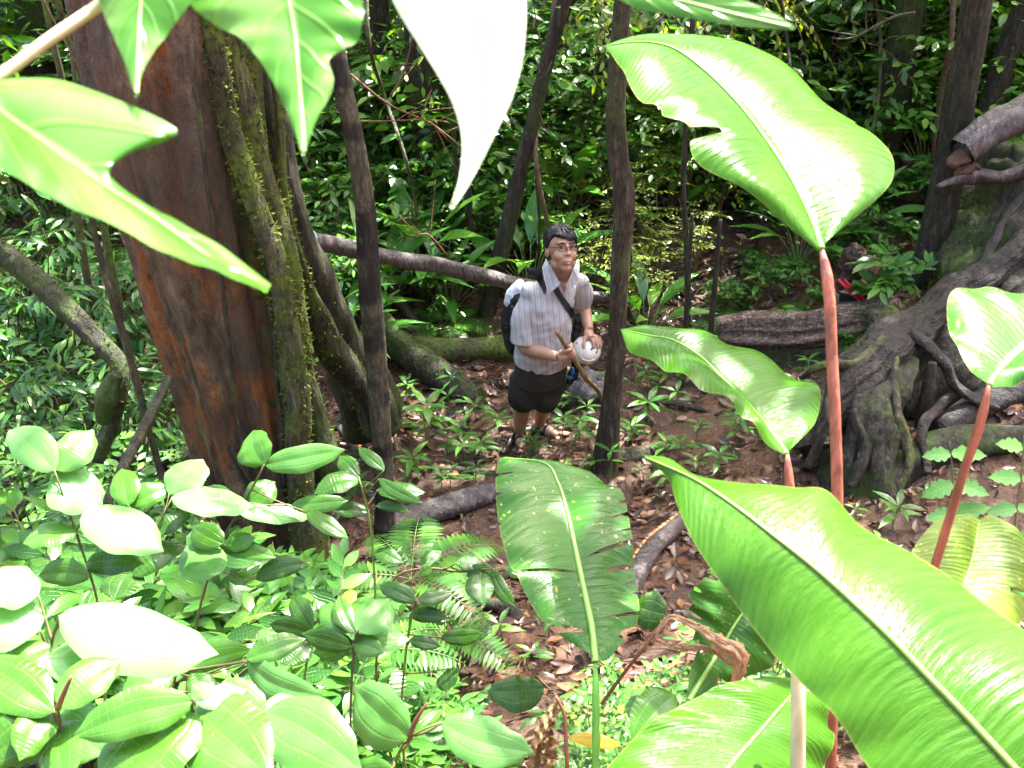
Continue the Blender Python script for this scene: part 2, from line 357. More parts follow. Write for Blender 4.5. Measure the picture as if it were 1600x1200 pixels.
M['leaf_mid'] = leafmat('leaf_mid', (0.028, 0.11, 0.014), (0.06, 0.19, 0.020), (0.14, 0.30, 0.03), rough=0.25, transl=0.3, veins='pinnate', freq=9, spec=0.6, bump=0.5, pale=0.25)
M['leaf_lush'] = leafmat('leaf_lush', (0.018, 0.085, 0.010), (0.040, 0.145, 0.014), (0.09, 0.23, 0.022), rough=0.24, transl=0.35, veins='tri', freq=11, spec=0.4, bump=0.5, pale=0.3)
M['leaf_canopy'] = leafmat('leaf_canopy', DK1, DK2, DK3, rough=0.45, transl=0.25, veins=None)
# soil
def soilmat():
    m, t, b, out = newmat('wet_soil'); tc = N(t, 'ShaderNodeTexCoord'); o = tc.outputs['Object']
    n1 = noi(t, o, 2.2, 5, 0.6); n2 = noi(t, o, 28, 5, 0.7); n3 = noi(t, o, 7, 4, 0.6)
    c = ramp(t, n1, [(0.3, (0.032, 0.015, 0.007)), (0.55, (0.085, 0.039, 0.017)), (0.75, (0.14, 0.066, 0.030))])
    c = mixc(t, 0.8, c, ramp(t, n2, [(0.3, 0.45), (0.7, 1.5)]), 'MULTIPLY')
    t.links.new(c, b.inputs['Base Color']); t.links.new(ramp(t, n3, [(0.4, 0.22), (0.58, 0.7)]), b.inputs['Roughness'])
    bp = N(t, 'ShaderNodeBump'); bp.inputs['Strength'].default_value = 0.9; bp.inputs['Distance'].default_value = 0.03
    t.links.new(mth(t, 'ADD', n2, mth(t, 'MULTIPLY', n3, 1.5)), bp.inputs['Height']); t.links.new(bp.outputs[0], b.inputs['Normal'])
    return m
M['soil'] = soilmat()

# ------------------------------------------------------------------ ground: one sheet, fine near the camera
def ground():
    def axis(a, b, fine0, fine1, df, dc):
        v = list(np.arange(fine0, fine1, df)); x = fine0
        lo = []; st = df
        while x > a: st *= 1.18; x -= min(st, dc); lo.append(x)
        x = fine1; hi = []; st = df
        while x < b: hi.append(x); st *= 1.18; x += min(st, dc)
        return np.array(lo[::-1]+v+hi)
    xs = axis(-60, 60, -4.2, 4.6, 0.055, 4); ys = axis(-30, 90, 0.2, 9.5, 0.055, 4)
    X, Y = np.meshgrid(xs, ys); Z = H(X, Y)
    nx, ny = len(xs), len(ys)
    rng = np.random.default_rng(5)
    near = (np.abs(X) < 5) & (Y > 0) & (Y < 10)
    Z = Z + near*0.010*rng.normal(size=Z.shape)
    V = np.stack([X, Y, Z], -1).reshape(-1, 3)
    i = (np.arange(ny-1)[:, None]*nx+np.arange(nx-1)[None]).ravel()
    F = np.stack([i, i+1, i+nx+1, i+nx], 1)
    o = mesh('ground', V, F, M['soil']); tag(o, kind='structure')
ground()

# ------------------------------------------------------------------ fallen leaf litter
def litter():
    m, t, b, out = newmat('dead_leaf'); at = N(t, 'ShaderNodeAttribute', attribute_name='tint')
    c = ramp(t, at.outputs['Fac'], [(0, (0.014, 0.008, 0.005)), (0.4, (0.048, 0.021, 0.011)), (0.8, (0.11, 0.044, 0.020)), (0.96, (0.18, 0.08, 0.036)), (1.0, (0.30, 0.17, 0.08))])
    tc = N(t, 'ShaderNodeTexCoord'); c = mixc(t, 0.6, c, ramp(t, noi(t, tc.outputs['Object'], 60, 3), [(0.3, 0.6), (0.7, 1.3)]), 'MULTIPLY')
    t.links.new(c, b.inputs['Base Color']); b.inputs['Roughness'].default_value = 0.32; b.inputs['Specular IOR Level'].default_value = 0.45
    M['dead'] = m
    rng = np.random.default_rng(11)
    n = 27000; y = 1.2+8.5*rng.random(n)**0.8; x = (rng.random(n)*2-1)*(1.6+0.75*y)
    k = hn(x, y, 2.1, 5)+rng.normal(size=n)*0.6 > -0.55; x, y = x[k], y[k]; n = len(x)
    e = 0.04; z = H(x, y); gx = (H(x+e, y)-z)/e; gy = (H(x, y+e)-z)/e
    nr = np.stack([-gx, -gy, np.ones(n)], 1)+rng.normal(size=(n, 3))*0.38
    a = rng.random(n)*6.28; d = np.stack([np.cos(a), np.sin(a), gx*np.cos(a)+gy*np.sin(a)+rng.normal(size=n)*0.15], 1)
    R = basis(d, nr); s = 0.032+0.065*rng.random(n)**1.8+0.012*(y > 5)
    p = np.stack([x, y, z+0.006+0.016*rng.random(n)], 1)-R[:, :, 1]*s[:, None]*0.5
    tm = leaf_tmpl('ovate', 4, fold=0.5, droop=-0.22, wid=0.48)
    V, F, uv, tt = leaves_mesh(tm, R, p, s, rng)
    o = mesh('leaf_litter', V, F, m, None, uv, tt); tag(o, kind='stuff')
    # pebbles and twigs
    tw = MB()
    for i in range(420):
        yy = 1.8+6.5*rng.random(); xx = (rng.random()*2-1)*(1.2+0.6*yy); a = rng.random()*6.28; L = 0.06+0.28*rng.random()**2
        pts = []
        for q in (-.5, -.15, .2, .5):
            u_, v_ = xx+math.cos(a)*L*q+rng.normal()*0.008, yy+math.sin(a)*L*q+rng.normal()*0.008
            pts.append([u_, v_, float(H(u_, v_))+0.012+0.01*rng.random()])
        V, F, uv = tube(pts, [0.0035+0.004*rng.random(), 0.002], 5); tw.add(V, F, uv)
    tag(tw.build('fallen_twigs', M['twig']), kind='stuff')
litter()

# ------------------------------------------------------------------ trunks
def lumpy(seed, a1=0.10, a2=0.05, f1=1.2, f2=4.0):
    def f(L, a):
        out = np.ones_like(L); s = seed*1.37
        out += a1*np.sin(a*2+L*f1+s)*np.cos(L*f1*1.7+s*2)+a2*np.sin(a*3-L*f2+s)+a2*0.7*np.cos(L*f2*2.3+a+s*3)+a2*0.5*np.sin(a*5+L*f2*0.6)
        return out
    return f
def pxpts(pts, Y): return np.array([PY(x, y, (Y if np.isscalar(Y) else Y[i])) for i, (x, y) in enumerate(pts)])
def pw(p, wpx):     # px width -> radius in metres at point p
    d = float(np.dot(np.asarray(p)-CAM, F_)); return 0.5*wpx*d/FPX
SUNV = np.array(sdir)
SUN_GAPS = [(PY(520, 290, 7.0), .50), (PY(470, 330, 6.8), .35), (PY(1060, 420, 7.4), .55), (PY(1000, 260, 8.5), .6), (PY(1540, 350, 8.6), .7), (PY(1020, 60, 7.6), .7), (PY(900, 70, 9.0), .5), (PY(780, 290, 8.6), .5), (PY(690, 380, 7.6), .25), (PY(640, 40, 9.5), .6),
        (PY(60, 560, 4.3), .14), (PY(20, 250, 6.5), .5), (PY(815, 448, 5.0), .10), (PY(1250, 90, 12), .8), (PY(1180, 330, 9.5), .3), (PG(690, 650), .16), (PG(1110, 670), .2), (PG(1040, 850), .15), (PG(1200, 780), .3), (PY(620, 270, 8.0), .5), (PY(500, 180, 9.0), .45), (PY(700, 120, 9.5), .5), (PY(1110, 180, 9.0), .45), (PY(950, 180, 9.5), .45), (PY(1350, 330, 8.5), .35), (PY(240, 250, 8), .4), (PY(740, 440, 7.8), .3), (PY(1450, 60, 10), .5), (PY(820, 200, 10), .4), (PG(760, 720), .12), (PY(330, 180, 4.0), .10), (PY(360, 470, 4.0), .09), (PY(430, 620, 4.1), .10), (PY(350, 330, 4.0), .06), (PY(590, 560, 4.1), .05), (PY(964, 560, 5.0), .05), (PG(870, 760), .1), (PG(1010, 700), .12), (PG(640, 800), .1), (PY(560, 380, 7.4), .3), (PY(700, 260, 9.0), .4), (PY(440, 300, 8.2), .4), (PY(950, 330, 7.6), .3), (PY(1120, 250, 9.2), .4), (PY(600, 60, 11.5), .7), (PY(760, 40, 12), .7), (PY(1480, 130, 11), .6), (PY(1240, 420, 7.8), .25), (PY(30, 400, 5.6), .3), (PY(90, 620, 4.0), .25), (PY(1320, 190, 10), .5), (PY(560, 110, 10), .6), (PY(860, 330, 8.6), .35), (PY(1420, 400, 7.6), .25), (PG(560, 660), .12), (PY(210, 500, 4.4), .25)]
def cull(p):  # removes crown leaves along sun rays so chosen spots below are lit
    keep = np.ones(len(p), bool)
    for g, r in SUN_GAPS:
        q = p-g; t = q@SUNV; dist = np.linalg.norm(q-t[:, None]*SUNV, axis=1); keep &= ~((dist < r) & (t > 1.0))
    return keep
def crown_mesh(root, base, cen, rad, n, rng, ll=0.2, m='leaf_canopy'):
    """uneven crown: leaf clumps in an ellipsoid shell, hollow in places, with holes cut to let sun through"""
    nc = max(6, n//26); c = rng.normal(size=(nc, 3)); c /= np.linalg.norm(c, axis=1)[:, None]
    c = c*np.asarray(rad)*(0.35+0.65*rng.random((nc, 1))); c += cen
    idx = rng.integers(0, nc, n); sz = 0.25+0.35*rng.random(nc)
    p = c[idx]+rng.normal(size=(n, 3))*sz[idx][:, None]*[1, 1, 0.55]; p = p[cull(p)]; n = len(p)
    d = rng.normal(size=(n, 3))*[1, 1, 0.5]-[0, 0, 0.35]; nr = np.array([0, 0, 1.0])+rng.normal(size=(n, 3))*0.45
    V, F, uv, t = leaves_mesh(T_SM, basis(d, nr), p, ll*(0.7+0.6*rng.random(n)), rng)
    return mesh('crown', V, F, M[m], root, uv, t, off=base)
def px_tree(name, label, cat, pts, wpx, Y, m, crown=None, top=7.5, seed=1, seg=14, group=None, sink=0.25, branch=None, lump=(0.10, 0.05)):
    """trunk through pixel points (bottom first) lying at world distance Y; carried on up to height top"""
    p = pxpts(pts, Y); w_ = [pw(q, x) for q, x in zip(p, wpx)]
    d = p[-1]-p[-2]; d /= np.linalg.norm(d); gz = float(H(p[0][0], p[0][1]))
    up = (top-p[-1][2])/max(d[2], 0.3); d2 = d*np.array([0.6, 0.6, 1]); q1 = p[-1]+d2*up*0.5; q2 = p[-1]+d2*up
    bot = p[0]-np.array([0, 0, sink+max(0, p[0][2]-gz)])
    pp = np.vstack([bot, p, q1, q2]); rr = [w_[0]*1.25, *w_, w_[-1]*0.85, w_[-1]*0.6]
    base = np.array([bot[0], bot[1], gz])
    root = thing(name, label, cat, base, group)
    V, F, uv = tube(pp, rr, seg, n=60, disp=lumpy(seed, *lump)); tr = mesh('trunk', V, F, M[m], root, uv, off=base)
    rng = np.random.default_rng(seed*13+1)
    if crown:
        cx, cy_, cz, rx, ry, rz_, n, ll = crown; cen = np.array([cx, cy_, cz])
        lim = MB()
        for k in range(6):
            e = cen+rng.normal(size=3)*[rx*.5, ry*.5, rz_*.4]
            V, F, uv = tube([pp[-2]+(pp[-1]-pp[-2])*rng.random(), (pp[-1]+e)/2+rng.normal(size=3)*0.2, e], [rr[-1]*0.7, rr[-1]*0.15], 6, n=10); lim.add(V, F, uv)
        lim.build('limb', M[m], root, off=base)
        crown_mesh(root, base, cen, (rx, ry, rz_), n, rng, ll)
    return root, base

# the big leaning tree on the left
def bigtreemat():
    m, t, b, out = newmat('bark_red'); uv = N(t, 'ShaderNodeUVMap'); tc = N(t, 'ShaderNodeTexCoord'); o = tc.outputs['Object']; q = uv.outputs[0]
    s1 = noi(t, q, 1, 7, 0.8, (24, 3.6, 1)); s2 = noi(t, q, 1, 4, 0.6, (9, 1.1, 1)); s3 = noi(t, q, 1, 5, 0.75, (70, 12, 1))
    c = ramp(t, s1, [(0.28, (0.018, 0.012, 0.007)), (0.42, (0.090, 0.058, 0.033)), (0.56, (0.22, 0.145, 0.085)), (0.72, (0.46, 0.36, 0.23))])
    s5 = noi(t, q, 1, 6, 0.75, (16, 3.2, 4)); red = ramp(t, mth(t, 'ADD', mth(t, 'MULTIPLY', s2, .6), mth(t, 'MULTIPLY', s5, .4)), [(0.485, 0.0), (0.53, 1.0)]); c = mixc(t, mth(t, 'MULTIPLY', red, 0.75), c, mixc(t, s3, (0.17, 0.045, 0.012), (0.55, 0.19, 0.045)))
    grey = ramp(t, noi(t, q, 1, 4, 0.6, (6, 1.6, 7)), [(0.46, 0.0), (0.54, 1.0)]); c = mixc(t, mth(t, 'MULTIPLY', grey, 0.8), c, mixc(t, s1, (0.03, 0.022, 0.015), (0.15, 0.115, 0.08)))
    at = N(t, 'ShaderNodeAttribute', attribute_name='moss')
    g = mth(t, 'ADD', at.outputs['Fac'], mth(t, 'MULTIPLY', mth(t, 'SUBTRACT', noi(t, o, 7, 6, 0.75), 0.5), 2.2))
    k = ramp(t, g, [(0.50, 0.0), (0.62, 1.0)]); mc = ramp(t, noi(t, o, 45, 3), [(0.3, (0.03, 0.04, 0.008)), (0.7, (0.13, 0.16, 0.03))])
    c = mixc(t, k, c, mc); t.links.new(c, b.inputs['Base Color']); b.inputs['Roughness'].default_value = 0.62; b.inputs['Specular IOR Level'].default_value = 0.3
    bp = N(t, 'ShaderNodeBump'); bp.inputs['Strength'].default_value = 1.0; bp.inputs['Distance'].default_value = 0.05
    t.links.new(mth(t, 'ADD', mth(t, 'MULTIPLY', s1, 1.2), mth(t, 'MULTIPLY', s3, 0.5)), bp.inputs['Height']); t.links.new(bp.outputs[0], b.inputs['Normal'])
    return m
M['bark_red'] = bigtreemat()
def moss_tufts(path, rad, n, rng, ll=0.018, ang=(0, 6.28)):
    """tiny moss blades standing on a root"""
    t, Nn, B = frames(path); i = rng.integers(0, len(path)-1, n); f = rng.random(n)[:, None]
    p = path[i]*(1-f)+path[i+1]*f; a = ang[0]+(ang[1]-ang[0])*rng.random(n)
    nr = np.cos(a)[:, None]*Nn[i]+np.sin(a)[:, None]*B[i]; r = np.interp(i/len(path), np.linspace(0, 1, len(rad)), rad)
    d = nr+rng.normal(size=(n, 3))*0.5
    return basis(d, rng.normal(size=(n, 3))), p+nr*(r*0.96)[:, None], ll*(0.5+rng.random(n))
M['moss'] = leafmat('moss', (0.03, 0.042, 0.008), (0.065, 0.09, 0.014), (0.16, 0.19, 0.03), rough=0.8, transl=0.3, veins=None, spec=0.1)
def bigtree():
    Y = 4.35; st = [(452, 905, 62), (440, 850, 66), (393+8, 707, 82), (372, 587, 92), (330, 412, 104), (297, 262, 116), (272, 105, 128), (258, 0, 134)]
    p = np.array([PY(x, y, Y) for x, y, w_ in st]); w_ = [pw(q, 2*s[2]) for q, s in zip(p, st)]
    d = p[-1]-p[-2]; d /= np.linalg.norm(d); pp = np.vstack([p[0]-[0, 0, .4], p, p[-1]+d*2.2, p[-1]+d*5.5]); rr = [w_[0]]+w_+[w_[-1]*0.95, w_[-1]*0.7]
    base = np.array([p[0][0], p[0][1], float(H(p[0][0], p[0][1]))])
    root = thing('big_tree', 'massive leaning tree with red-brown stripped bark and mossy fluted roots at left', 'tree', base)
    def disp(L, a):
        o = np.ones_like(L); o += 0.035*np.sin(a*3+L*.6)+0.05*np.sin(a*7+np.sin(L*0.9)*0.7)+0.018*np.sin(a*17+L*1.3)+0.012*np.sin(a*29-L)+0.02*np.sin(L*3+a*2)
        o += 0.10*np.exp(-((a-4.35)/0.16)**2)-0.09*np.exp(-((a-4.0)/0.10)**2)+0.07*np.exp(-((a-3.75)/0.13)**2)-0.06*np.exp(-((a-2.35-0.12*np.sin(L*1.1))/0.07)**2)
        return o
    V, F, uv = tube(pp, rr, 170, n=260, disp=disp)
    a = uv[:, 0]*2*math.pi; moss = 0.17+np.clip((a-3.75)/0.9, -0.05, 0.75)+0.3*np.clip((uv[:, 1]-2.5)/2, 0, 0.6)*(a > 2.9)+0.35*(a < 1.9)
    ang = uv[:, 0]*6.283; pl = np.array([noise.noise(Vector((math.cos(q)*3.2, math.sin(q)*3.2, L*.55)))*.030+noise.noise(Vector((math.cos(q)*9, math.sin(q)*9, L*1.6)))*.014+noise.noise(Vector((math.cos(q)*24, math.sin(q)*24, L*3.5)))*.007 for q, L in zip(ang, uv[:, 1])])
    cen = np.array([np.interp(V[:, 2], pp[:, 2], pp[:, k]) for k in range(3)]).T; dr = V-cen; dr /= np.linalg.norm(dr, axis=1)[:, None]+1e-6; V = V+dr*pl[:, None]
    mesh('trunk', V, F, M['bark_red'], root, uv, None, True, {'moss': moss}, base)
    rng = np.random.default_rng(3); mR, mp, ms = [], [], []
    roots = [  # px points top first, widths, Y offset, material, moss
        ([(322, -40), (332, 60), (352, 170), (392, 300), (428, 400), (448, 500), (462, 600), (466, 700), (474, 800), (486, 900)], [40, 36, 34, 36, 36, 38, 42, 40, 44, 60], -0.28, 'bark_moss', 3200),
        ([(345, -40), (362, 70), (385, 190), (412, 300), (440, 380), (455, 450), (470, 520)], [46, 46, 48, 46, 40, 34, 22], -0.12, 'bark_moss', 1300),
        ([(372, -40), (405, 80), (432, 220), (452, 330), (488, 440), (525, 520), (560, 590)], [40, 46, 50, 50, 62, 72, 92], 0.25, 'bark_dark', 150),
        ([(440, 300), (462, 400), (482, 470), (510, 530), (540, 575), (575, 612)], [18, 24, 34, 46, 54, 60], 0.05, 'bark_mossy', 900),
        ([(455, 480), (468, 560), (482, 620), (490, 665), (500, 700)], [22, 28, 40, 52, 60], -0.12, 'bark_mossy', 600),
        ([(418, 60), (436, 180), (443, 300), (455, 400), (470, 470)], [10, 14, 14, 12, 12], 0.0, 'bark_moss', 200)]
    for k, (pts, ww, dy, mm, nm) in enumerate(roots):
        q = np.array([PY(x, y, Y+dy+(0.5*max(0, (y-400)/200) if k in (2, 3) else 0)) for x, y in pts]); q = np.vstack([q, q[-1]+(q[-1]-q[-2])*0.6+[0, 0, -.15]]); ww = ww+[ww[-1]]; r = [pw(b_, x) for b_, x in zip(q, ww)]
        V, F, uv = tube(q, r, 22, n=70, disp=lumpy(k+2, 0.12, 0.07, 2.0, 7.0)); mesh('buttress_root', V, F, M[mm], root, uv, off=base)
        path = cr(q, 60); a_, b_, c_ = moss_tufts(path, r, nm, rng, 0.02); mR.append(a_); mp.append(b_); ms.append(c_)
    V, F, uv, t = leaves_mesh(T_SM, np.concatenate(mR), np.concatenate(mp), np.concatenate(ms), rng)
    mesh('moss', V, F, M['moss'], root, uv, t, off=base)['kind'] = 'stuff'
    vines = [([(298, 60), (312, 180), (322, 280), (338, 380), (352, 480), (362, 580), (376, 680), (392, 760)], 8, 'bark_pale'),
             ([(205, 300), (232, 440), (262, 520), (300, 590), (336, 662), (372, 720), (410, 780)], 9, 'bark_moss'),
             ([(140, 60), (165, 220), (205, 370), (240, 480), (285, 590)], 9, 'bark_moss'), ([(405, 330), (418, 430), (428, 520), (436, 640), (446, 760)], 10, 'bark_pale')]
    for k, (pts, wv, mm) in enumerate(vines):
        q = []
        for x, y in pts:   # hug the trunk surface
            i = np.interp(-y, [-s[1] for s in st], range(len(st))); cx = np.interp(i, range(len(st)), [s[0] for s in st]); ww = np.interp(i, range(len(st)), [s[2] for s in st])
            f = np.clip((x-cx)/ww, -1.02, 1.02); c0 = PY(cx, y, Y); R = pw(c0, 2*ww); q.append(PY(x, y, Y-R*math.sqrt(max(0.02, 1.04-f*f))*1.0-0.03))
        V, F, uv = tube(q, [pw(q[0], wv)], 7, n=50, disp=lumpy(k, 0.2, 0.15, 6, 12)); mesh('vine', V, F, M[mm], root, uv, off=base)
    lim = MB(); cen = np.array([-2.6, 7.0, 8.8])
    for k in range(7):
        e = cen+rng.normal(size=3)*[1.3, 1.0, .6]; V, F, uv = tube([pp[-1]-d*rng.random()*1.5, (pp[-1]+e)/2, e], [0.16, 0.03], 7, n=12); lim.add(V, F, uv)
    lim.build('limb', M['bark_dark'], root, off=base); crown_mesh(root, base, cen, (2.6, 2.0, 1.2), 3000, rng, 0.26)
bigtree()

TREES = [
 ('slender_tree', 'slender blotchy dark tree standing in front of the leaning pole, left of centre', 'tree', [(603, 855), (602, 800), (597, 700), (590, 600), (580, 470), (570, 320), (552, 210), (535, 130), (520, 60), (505, -20)], [42, 35, 31, 34, 36, 34, 33, 31, 30, 30], 4.2, 'bark_band', (0.2, 6.6, 8.2, 1.9, 1.6, 1.0, 800, .22)),
 ('slender_tree', 'slender smooth brown tree just right of the man with the helmet', 'tree', [(948, 712), (955, 640), (962, 560), (966, 470), (970, 390), (976, 300), (965, 230), (962, 150), (968, 60), (975, -20)], [40, 30, 28, 28, 30, 32, 30, 27, 27, 27], 5.05, 'bark_pale', (2.2, 7.4, 7.8, 2.0, 1.7, 1.0, 900, .22)),
 ('slender_tree', 'thin dark tree leaning right behind the far end of the pole', 'tree', [(756, 522), (770, 450), (792, 360), (812, 270), (832, 190), (852, 110), (880, 10)], [28, 25, 24, 23, 22, 22, 22], 7.0, 'bark_dark', (2.0, 9.6, 8.0, 2.2, 1.8, 1.1, 640, .24)),
 ('forest_tree', 'mossy tree trunk behind the tip of the uppermost broad leaf', 'tree', [(1362, 400), (1372, 340), (1385, 240), (1400, 130), (1412, 50), (1425, -20)], [50, 46, 44, 48, 48, 50], 8.6, 'bark_mossy', (4.6, 10.2, 8.4, 2.2, 1.8, 1.1, 640, .24)),
 ('forest_tree', 'thin mossy trunk close beside the thicker mossy trunk at upper right', 'tree', [(1392, 410), (1400, 300), (1408, 200), (1425, 100), (1440, 0)], [18, 18, 18, 18, 18], 8.9, 'bark_mossy', (3.4, 11.2, 8.4, 1.4, 1.2, .8, 500, .24)),
 ('forest_tree', 'dark leaning tree in front of the root mound at right', 'tree', [(1425, 480), (1445, 420), (1470, 330), (1488, 240), (1502, 150), (1515, 70), (1528, -10)], [54, 50, 48, 46, 46, 46, 46], 6.7, 'bark_dark', (4.4, 8.2, 7.8, 2.2, 1.8, 1.1, 720, .24)),
 ('forest_tree', 'dark trunk behind the broken hollow branch in the top right corner', 'tree', [(1470, 400), (1505, 290), (1535, 200), (1562, 120), (1590, 40), (1610, -20)], [30, 30, 32, 34, 34, 34], 8.2, 'bark_dark', (5.8, 9.6, 8.0, 2.0, 1.8, 1.1, 1200, .24)),
 ('sapling', 'very thin dark sapling below the uppermost broad leaf', 'sapling', [(1074, 500), (1074, 400), (1068, 300), (1070, 220), (1076, 120), (1085, 0)], [10, 9, 9, 9, 9, 8], 6.6, 'bark_dark', None),
 ('sapling', 'thin dark sapling under the tip of the white hanging leaf', 'sapling', [(742, 520), (738, 430), (733, 340), (728, 250), (722, 120), (720, 0)], [15, 14, 13, 12, 11, 10], 7.4, 'bark_dark', None),
 ('sapling', 'thin greenish sapling left of the dark one under the white hanging leaf', 'sapling', [(722, 520), (722, 430), (722, 350), (712, 250), (700, 100), (690, 0)], [9, 9, 8, 8, 8, 8], 7.6, 'bark_mossy', None),
 ('forest_tree', 'broad shaded trunk behind the leaning pole', 'tree', [(690, 520), (684, 450), (676, 350), (668, 230), (660, 100), (655, 0)], [70, 58, 52, 50, 50, 50], 8.3, 'bark_dark', (-.6, 10.5, 8.2, 2.2, 1.8, 1.1, 640, .24)),
 ('forest_tree', 'shaded trunk between the big tree and the broad shaded trunk', 'tree', [(638, 500), (628, 430), (618, 330), (606, 200), (596, 60), (590, -20)], [40, 34, 30, 30, 30, 30], 8.8, 'bark_dark', (-2.4, 10.2, 8.0, 1.9, 1.8, 1.1, 520, .24)),
 ('sapling', 'thin dark sapling standing on the bare slope behind the broad leaf', 'sapling', [(1142, 372), (1150, 320), (1158, 250), (1168, 120), (1176, 0)], [15, 13, 12, 11, 10], 9.4, 'bark_dark', None),
 ('forest_tree', 'slim dark trunk leaning at the top right between the mossy and the leaning tree', 'tree', [(1455, 330), (1462, 240), (1472, 140), (1486, 40), (1494, -20)], [20, 19, 18, 18, 18], 9.4, 'bark_dark', None),
 ('forest_tree', 'slim upright dark trunk in the shade above the uppermost broad leaf', 'tree', [(1310, 330), (1306, 200), (1298, 90), (1292, -20)], [24, 22, 20, 20], 10.5, 'bark_moss', None),
 ('sapling', 'short dark sapling on the slope just left of the mossy trunks', 'sapling', [(1282, 350), (1290, 280), (1300, 150), (1305, 0)], [12, 11, 10, 10], 10.2, 'bark_dark', None),
 ('sapling', 'thin upright sapling in the upper left corner, nearest the frame edge', 'sapling', [(120, 330), (110, 220), (96, 120), (82, 60), (68, -10)], [12, 11, 10, 10, 10], 6.0, 'bark_moss', None),
 ('sapling', 'thin mossy sapling beside the left edge of the big tree', 'sapling', [(160, 330), (148, 220), (128, 120), (105, 60), (88, -10)], [12, 11, 10, 10, 10], 5.7, 'bark_moss', None),
 ('sapling', 'bare crooked sapling crossing the undergrowth left of the big tree', 'sapling', [(250, 735), (232, 670), (212, 590), (186, 500), (165, 430), (145, 350), (128, 250), (120, 150)], [11, 11, 12, 12, 11, 10, 9, 8], 3.9, 'bark_pale', None),
 ('sapling', 'two-foot gap sapling standing right behind the second broad leaf', 'sapling', [(1052, 680), (1062, 620), (1070, 560), (1072, 500)], [12, 11, 10, 9], 6.0, 'bark_dark', None),
 ('sapling', 'leaning dark sapling right of the one behind the second broad leaf', 'sapling', [(1076, 700), (1094, 640), (1106, 580), (1112, 500)], [13, 11, 10, 9], 5.9, 'bark_dark', None)]
TREES[19] = (TREES[19][0], 'straight dark sapling stem under the second broad leaf', *TREES[19][2:])
for i, (nm, lb, ct, pts, ww, Y, mm, cw) in enumerate(TREES):
    tp = 7.6 if cw else 5.0
    if i in (19, 20): tp = 1.2
    if i == 18: tp = 2.6
    px_tree(nm, lb, ct, pts, ww, Y, mm, cw, tp, seed=i+3, seg=16 if ww[0] > 20 else 9)
# low bough added to the slender brown tree, unseen above the frame, to shade the middle broad leaves
def bough():
    root = [o for o in COL.objects if o.get('label', '').startswith('slender smooth brown tree')][0]; b0 = np.array(root.location); rg = np.random.default_rng(19)
    V, F, uv = tube([np.array([1.35, 5.3, 5.6]), [1.4, 4.3, 5.4], [1.3, 3.2, 5.0], [1.1, 2.6, 4.8]], [.05, .035, .015], 8, n=20); mesh('bough', V, F, M['bark_pale'], root, uv, off=b0)
    n = 420; p = np.array([1.30, 3.05, 4.9])+rg.normal(size=(n, 3))*[.42, .24, .12]; d = rg.normal(size=(n, 3))*[1, 1, .4]
    V, F, uv, t = leaves_mesh(T_OV, basis(d, np.array([0, 0, 1.0])+rg.normal(size=(n, 3))*.3), p, .13+.06*rg.random(n), rg); mesh('shade_bough_leaves', V, F, M['leaf_canopy'], root, uv, t, off=b0)
bough()
# trees beyond and outside the frame whose crowns close the canopy over the path
rng = np.random.default_rng(77)
far = [(-5.5, 6.2), (-7.5, 9), (-4.2, 9.5), (-9, 12.5), (-1.5, 12.4), (1.0, 13.5), (3.2, 12.6), (6.2, 6.4), (7.6, 9.6), (5.8, 12.8), (9.5, 13), (-5.6, 14), (-3.0, 16.5), (0.4, 17.5), (3.6, 17), (6.8, 16.5), (-8.5, 17), (-2.0, 14.2), (2.2, 10.6), (-0.2, 10.4)]
for i, (x, y) in enumerate(far):
    z0 = float(H(x, y)); lx, ly = rng.normal(size=2)*0.5; r = 0.07+0.13*rng.random(); tp = 8.5+z0+rng.random()*1.5
    b0 = np.array([x, y, z0]); root = thing('background_tree', 'shaded trunk rising out of the dense undergrowth deep in the forest', 'tree', b0, 'far shaded trunks deep in the forest')
    pp = np.array([[x, y, z0-.3], [x+lx*.2, y+ly*.2, z0+2], [x+lx*.6, y+ly*.6, z0+5], [x+lx, y+ly, tp]])
    V, F, uv = tube(pp, [r*1.3, r, r*.9, r*.6], 12, n=40, disp=lumpy(i+40)); mesh('trunk', V, F, M[('bark_dark', 'bark_moss', 'bark_mossy')[i % 3]], root, uv, off=b0)
    lim = MB(); cen = np.array([x+lx, y+ly, tp+0.1])
    for k in range(5):
        e = cen+rng.normal(size=3)*[1.1, 1.0, .4]; V, F, uv = tube([pp[2]+(pp[3]-pp[2])*rng.random(), e], [r*.4, r*.1], 5, n=8); lim.add(V, F, uv)
    lim.build('limb', M['bark_dark'], root, off=b0); crown_mesh(root, b0, cen, (2.3, 2.0, 1.1), 480, rng, 0.27)

